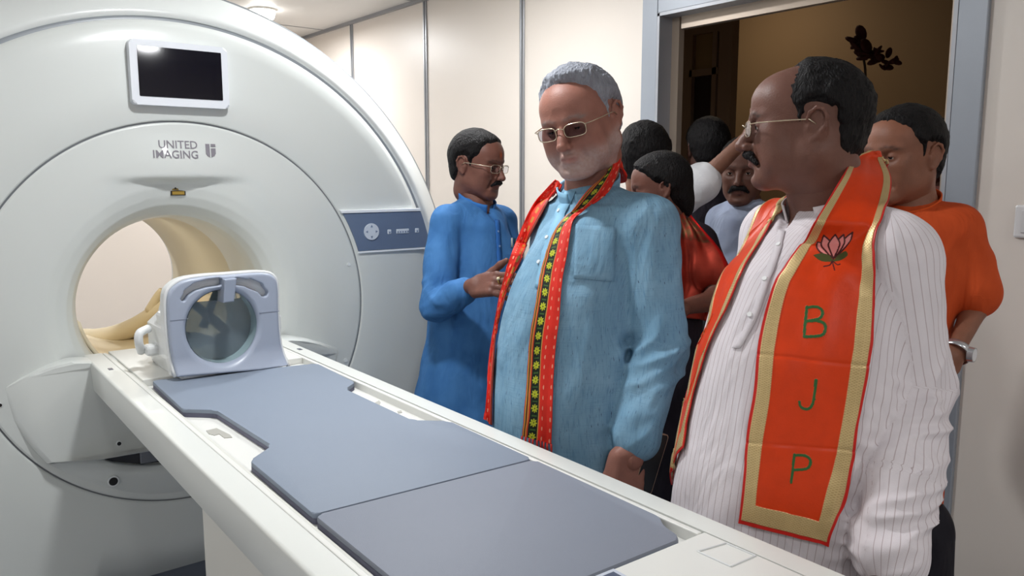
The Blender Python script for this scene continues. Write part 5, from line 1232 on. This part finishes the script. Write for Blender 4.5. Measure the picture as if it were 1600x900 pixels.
strip(manC, [(1222, 362), (1214, 395), (1198, 440), (1177, 500), (1152, 545)], 12, plain('placket_white', (216, 209, 213)), 'placket', .0025)
for x, y in ((1218, 384), (1196, 438), (1173, 492)): button(manC, x, y, .005, (236, 236, 236))
# chest pocket of the centre man
def patch(info, corners, m, name, off=.003, nx=12, ny=12):
    g = info['g']; A, B, C_, D_ = [np.array(q, float) for q in corners]; rows = []
    for j in range(ny+1):
        for i in range(nx+1): s, t = i/nx, j/ny; x, y = (A*(1-s)+B*s)*(1-t)+(D_*(1-s)+C_*s)*t; rows.append(g.snap(g.hit(x, y), off))
    F = [(j*(nx+1)+i, j*(nx+1)+i+1, (j+1)*(nx+1)+i+1, (j+1)*(nx+1)+i) for j in range(ny) for i in range(nx)]
    return rows, F
rows, F = patch(manA, [(900, 352), (962, 356), (958, 440), (896, 436)], None, 'pocket', .002)
pk = fast_mesh('pocket', rows, F, M_kA, manA['gob'], uv=manA['uvf']); s_ = pk.modifiers.new('t', 'SOLIDIFY'); s_.thickness = .0015
# pen in the blue kurta's pocket
pen = []
for i, (x, c) in enumerate(((798, (190, 190, 180)), (803, (40, 60, 50)))):
    g = manB['g']; p = g.snap(g.hit(x, 382), .004); bm = bmesh.new(); cyl(bm, p-np.array([0, 0, .012]), p+np.array([0, 0, .022]), .0035, .003, 12); o = from_bm('pen', bm, mat('pen_%d' % i, c, .3, mott=.05), None, True); tag(o, ('pale', 'dark')[i]+' pen clipped in the pocket of the bright blue kurta', 'pen')
# rings, phone, watch
def ring(info, p, ax, r, m=None):
    ax = np.array(ax, float)/np.linalg.norm(ax); e = np.cross(ax, [.2, .3, 1]); e /= np.linalg.norm(e); f_ = np.cross(ax, e); P = [p+r*(e*math.cos(t)+f_*math.sin(t)) for t in np.linspace(0, 2*math.pi, 24, endpoint=False)]
    return tube('finger_ring', P, .0016, m or mat('ring_gold', (210, 180, 100), .25, metal=.9, mott=.05), info['root'], 8, True)
_, _, RB = hand_mesh(*B_hand[:3], **B_hand[3]); fb = np.array(B_hand[0])+(np.array([[.029*0-.010, .108, -.003]])*B_hand[3]['s'])@RB.T; r_ = ring(manB, fb[0], RB[:, 1], .0115); st = fb[0]+RB[:, 2]*.012
bm = bmesh.new(); bmesh.ops.create_icosphere(bm, subdivisions=2, radius=.0055, matrix=Matrix.Translation(Vector(st))); from_bm('ring_stone', bm, mat('ring_stone_pale', (224, 214, 180), .2, mott=.05), r_, True)
_, _, RA_ = hand_mesh(*A_hand[:3], **A_hand[3])
for xx, cc in ((.010, None), (.029, None)):
    q = CO+(np.array(A_hand[0])-CO)*1.07+(np.array([[xx, .104, -.006]]))@RA_.T; ring(manA, q[0], RA_[:, 1]-RA_[:, 2]*.5, .0112, mat('ring_silver', (200, 200, 200), .25, metal=.9, mott=.05))
ph = thing('smartphone', at(1022, 722, 1.74), 'slim smartphone with a gold edge held in the centre man\'s lowered hand', 'smartphone')
c = at(1015, 724, 1.76); ey = at(1030, 690, 1.76)-at(1008, 762, 1.76); ey /= np.linalg.norm(ey); ex = CR-ey*(CR@ey); ex = ex*.75+CF*.65; ex -= ey*(ex@ey); ex /= np.linalg.norm(ex); ez = np.cross(ex, ey)
def slab3(name, c, ex, ey, ez, hx, hy, hz, r, m, parent):
    bm = bmesh.new(); O = rrect(-hx, hx, -hy, hy, r, 6); prism(bm, [tuple(c+ex*a+ey*b-ez*hz) for a, b in O], ez*2*hz); o = from_bm(name, bm, m, parent); auto_smooth(o); return o
slab3('phone_frame', c, ex, ey, ez, .034, .070, .0040, .009, mat('phone_gold', (206, 176, 150), .3, metal=.7, mott=.03), ph)
for sgn_ in (-1, 1): slab3('phone_glass', c+ez*sgn_*.0035, ex, ey, ez, .0318, .0678, .001, .008, mat('phone_black', (18, 18, 24), .15, mott=.1), ph)
# wristwatch of the man in orange
wa = at(1490, 555, 1.86); el = at(1536, 478, 1.95); ax = (wa-el)/np.linalg.norm(wa-el); wc = wa-ax*.012
wt_ = thing('wristwatch', wc, 'silver wristwatch on the wrist of the man in orange', 'wristwatch')
e = np.cross(ax, [0, 0, 1.]); e /= np.linalg.norm(e); f_ = np.cross(ax, e); P = [wc+.033*(e*math.cos(t)+f_*math.sin(t)) for t in np.linspace(0, 2*math.pi, 40, endpoint=False)]
M_ws = mat('watch_steel', (200, 202, 205), .25, metal=.8, mott=.1)
V = []; F = []
for j, (da, rr_) in enumerate(((-.009, .0315), (-.008, .034), (.008, .034), (.009, .0315))):
    for t in np.linspace(0, 2*math.pi, 40, endpoint=False): V.append(wc+ax*da+rr_*(e*math.cos(t)+f_*math.sin(t)))
for j in range(4):
    for k in range(40): F.append((j*40+k, j*40+(k+1) % 40, ((j+1) % 4)*40+(k+1) % 40, ((j+1) % 4)*40+k))
o = from_arrays('watch_band', V, F, M_ws, wt_, True)
dn = -CF*.6+CR*.75; dn -= ax*(dn@ax); dn /= np.linalg.norm(dn)
bm = bmesh.new(); cyl(bm, wc+dn*.029, wc+dn*.041, .018, .017, 30); o = from_bm('watch_case', bm, M_ws, wt_, True); auto_smooth(o)
bm = bmesh.new(); cyl(bm, wc+dn*.0408, wc+dn*.0415, .0145, .0145, 30); from_bm('watch_face', bm, mat('watch_dial', (225, 225, 228), .2, mott=.05), o)

# ================================================================== PEOPLE IN AND BEYOND THE DOORWAY
M_shG = cloth('pale_blue_grey_shirt', ((150, 160, 184), (160, 170, 192))); M_blk = MATS['label_black']; M_dark = cloth('dark_shirt_cloth', ((26, 22, 30), (36, 30, 38))); M_white = cloth('white_tee_cotton', ((222, 222, 226), (232, 232, 234))); M_pink = cloth('dusty_pink_shirt', ((160, 104, 96), (170, 112, 102)))
M_sari = cloth('red_sari_silk', ((150, 52, 44), (176, 78, 60)), rough=.4); M_pet = cloth('black_petticoat', ((24, 20, 28), (34, 28, 38)))
far = dict(gh=.010, hh=.004, creases=[(0, .8, .3, .005, 20)])
def far_person(label, **k): d = dict(far); d.update(k); return build_person('person', label, d)
def sl_(xc, w, y0=320, y1=700, dx=0, D=None): return [(y, xc-w*s+dx*(y-y0), xc+w*s+dx*(y-y0)) for y, s in ((y0, .72), (y0+30, .9), (y0+80, 1), (y0+160, .95), (y1, 1))]
far_person('person with black hair and white tee, back turned, raising one arm high in the doorway', k=1.12, D=2.52, head=(1008, 250, 2.5), hs=.90, rot=(-60, 4, 0), face=-50, neck=(1008, 300, 2.52), skin=(120, 80, 62), hair=[(-.14, -.09), (-.05, -.09), (-.03, -.03), (0, .0), (.03, .03), (.06, .06), (.09, .09), (.14, .12), (.14, .2), (-.14, .2)], hairkw=dict(vol=.018, noise=.003), eyes=False,
           slices=sl_(1010, 62, 322, 640), deep=.12, hem=.85, arms=[[(1036, 334, 2.5, .055), (1096, 284, 2.42, .044), (1176, 206, 2.38, .032)], [(968, 335, 2.55, .05), (960, 430, 2.5, .045), (980, 480, 2.4, .035)]], short=1.0,
           hands=[(at(1177, 205, 2.38), at(1210, 180, 2.36)-at(1177, 205, 2.38), -CF, dict(mirror=1, h=.004, curl=(.6, .7, .8, .9)))], garment=('tee_shirt', M_white), trouser=M_tr_k)
G = far_person('woman with black hair in a red silk sari between the centre man and white-shirted man', k=1.1, D=2.16, head=(1030, 294, 2.14), hs=.73, rot=(48, 10, 0), face=80, neck=(1044, 345, 2.16), skin=(104, 66, 54), hair=[(-.16, -.16), (-.03, -.16), (-.01, -.02), (.0, .01), (.03, .03), (.06, .055), (.085, .078), (.14, .10), (.14, .2), (-.16, .2)], hairkw=dict(vol=.018, noise=.002, top=[((0, -.075, -.05), (.06, .045, .08))]), eyes=True,
           slices=[(352, 1020, 1085), (385, 1005, 1102), (430, 1000, 1106), (490, 1002, 1096), (560, 1004, 1100), (660, 1000, 1104), (760, 996, 1106)], deep=.12, hem=.25, flare=1.1, arms=[[(1092, 378, 2.1, .048), (1122, 468, 2.04, .046), (1060, 482, 1.93, .030)], [(1010, 378, 2.2, .046), (1004, 460, 2.2, .04), (1040, 490, 2.05, .03)]], short=.5,
           hands=[(at(1056, 483, 1.92), -CR, -CF, dict(mirror=-1, h=.004))], garment=('sari_skirt', M_pet), trouser=M_tr_k)
# sari cloth over the shoulder with gold edging
def col_sari(U, V, vt, PT, PX):
    C = np.zeros(U.shape+(3,))+np.array(srgb(168, 66, 52)[:3]); Z = np.zeros(U.shape); gd = (vnoise(np.stack([U*26, V*160, U*0], -1)) > .1)&(PX[..., 1] < 372)
    C = lay(C, gd*.8, (120, 100, 66)); C = lay(C, (PX[..., 1] < 372)*.4, (50, 36, 30)); C = lay(C, ((U > .93)|(U < .05))*1.0, (190, 36, 34)); return C, Z, Z
V = []; F = []; gS = G['g']
rowsS = []; pxs_ = []
for t in np.linspace(0, 1, 50):
    y = 335+t*160; xl = 1052+t*6; xr = 1078+60*math.sin(min(t*1.6, 1)*math.pi/2)-20*max(0, t-.6); row = []; pr = []
    for s in np.linspace(0, 1, 30): x_ = xl*(1-s)+xr*s; row.append(gS.push(gS.hit(x_, y+10*s), .010+.006*math.sin(s*14+t*3))); pr.append((x_, y))
    rowsS.append(row); pxs_.append(pr)
H = np.array(rowsS); H[1:-1] = H[1:-1]*.5+.25*(H[:-2]+H[2:]); PXs = np.array(pxs_); U = np.broadcast_to(np.linspace(0, 1, 30)[None], H.shape[:2]); Vv = np.broadcast_to(np.linspace(0, .6, 50)[:, None], H.shape[:2]); C, _, _ = col_sari(U, Vv, .6, None, PXs)
I = np.arange(1500).reshape(50, 30); F = np.stack([I[:-1, :-1], I[:-1, 1:], I[1:, 1:], I[1:, :-1]], -1).reshape(-1, 4)[:, ::-1]
o = fast_mesh('sari_drape', H.reshape(-1, 3), F, satin_mat('sari_silk', .6, mott=.12, spec=.2), G['root'], col=C.reshape(-1, 3), label='red silk sari cloth with gold edging'); s_ = o.modifiers.new('t', 'SOLIDIFY'); s_.thickness = .004
far_person('man with thick moustache in a pale blue-grey shirt, seen far back in the doorway', D=2.95, head=(1160, 268, 2.93), rot=(118, 4, 0), face=110, neck=(1164, 318, 2.95), skin=(96, 62, 50), hair=FULLH, hairkw=dict(vol=.012), moustache=(.034, .009), mdrop=.012,
           slices=sl_(1166, 56, 332, 640), deep=.12, hem=.85, arms=[[(1206, 345, 2.9, .055), (1216, 440, 2.9, .048), (1206, 500, 2.8, .04)], [(1126, 345, 3.0, .055), (1118, 440, 2.98, .05), (1130, 500, 2.8, .04)]], garment=('shirt', M_shG), trouser=M_tr_k)
far_person('dark-haired person in a dusty pink shirt at the right edge of the doorway', D=2.95, head=(1456, 240, 2.93), rot=(70, 3, 0), face=70, neck=(1462, 292, 2.95), skin=(84, 52, 42), hair=FULLH, hairkw=dict(vol=.012),
           slices=sl_(1462, 52, 306, 600), deep=.12, hem=.85, arms=[[(1498, 318, 2.9, .05), (1508, 410, 2.9, .045), (1500, 480, 2.8, .04)], [(1425, 318, 3.0, .05), (1416, 410, 2.98, .045), (1420, 480, 2.8, .04)]], garment=('shirt', M_pink), trouser=M_tr_k)
far_person('dark-haired person in dark clothes deep in the shadowed hall beside the brown door', D=3.4, head=(1104, 232, 3.38), rot=(-30, 4, 0), face=-30, neck=(1106, 276, 3.4), skin=(70, 44, 36), hair=[(-.14, -.09), (-.03, -.09), (0, .0), (.03, .03), (.085, .08), (.14, .10), (.14, .2), (-.14, .2)], hairkw=dict(vol=.016), eyes=False,
           slices=sl_(1106, 46, 288, 600), deep=.12, hem=.85, arms=[[(1140, 300, 3.4, .05), (1148, 390, 3.4, .045), (1144, 450, 3.3, .04)], [(1074, 300, 3.4, .05), (1066, 390, 3.4, .045), (1070, 450, 3.3, .04)]], garment=('shirt', M_dark), trouser=M_tr_k)
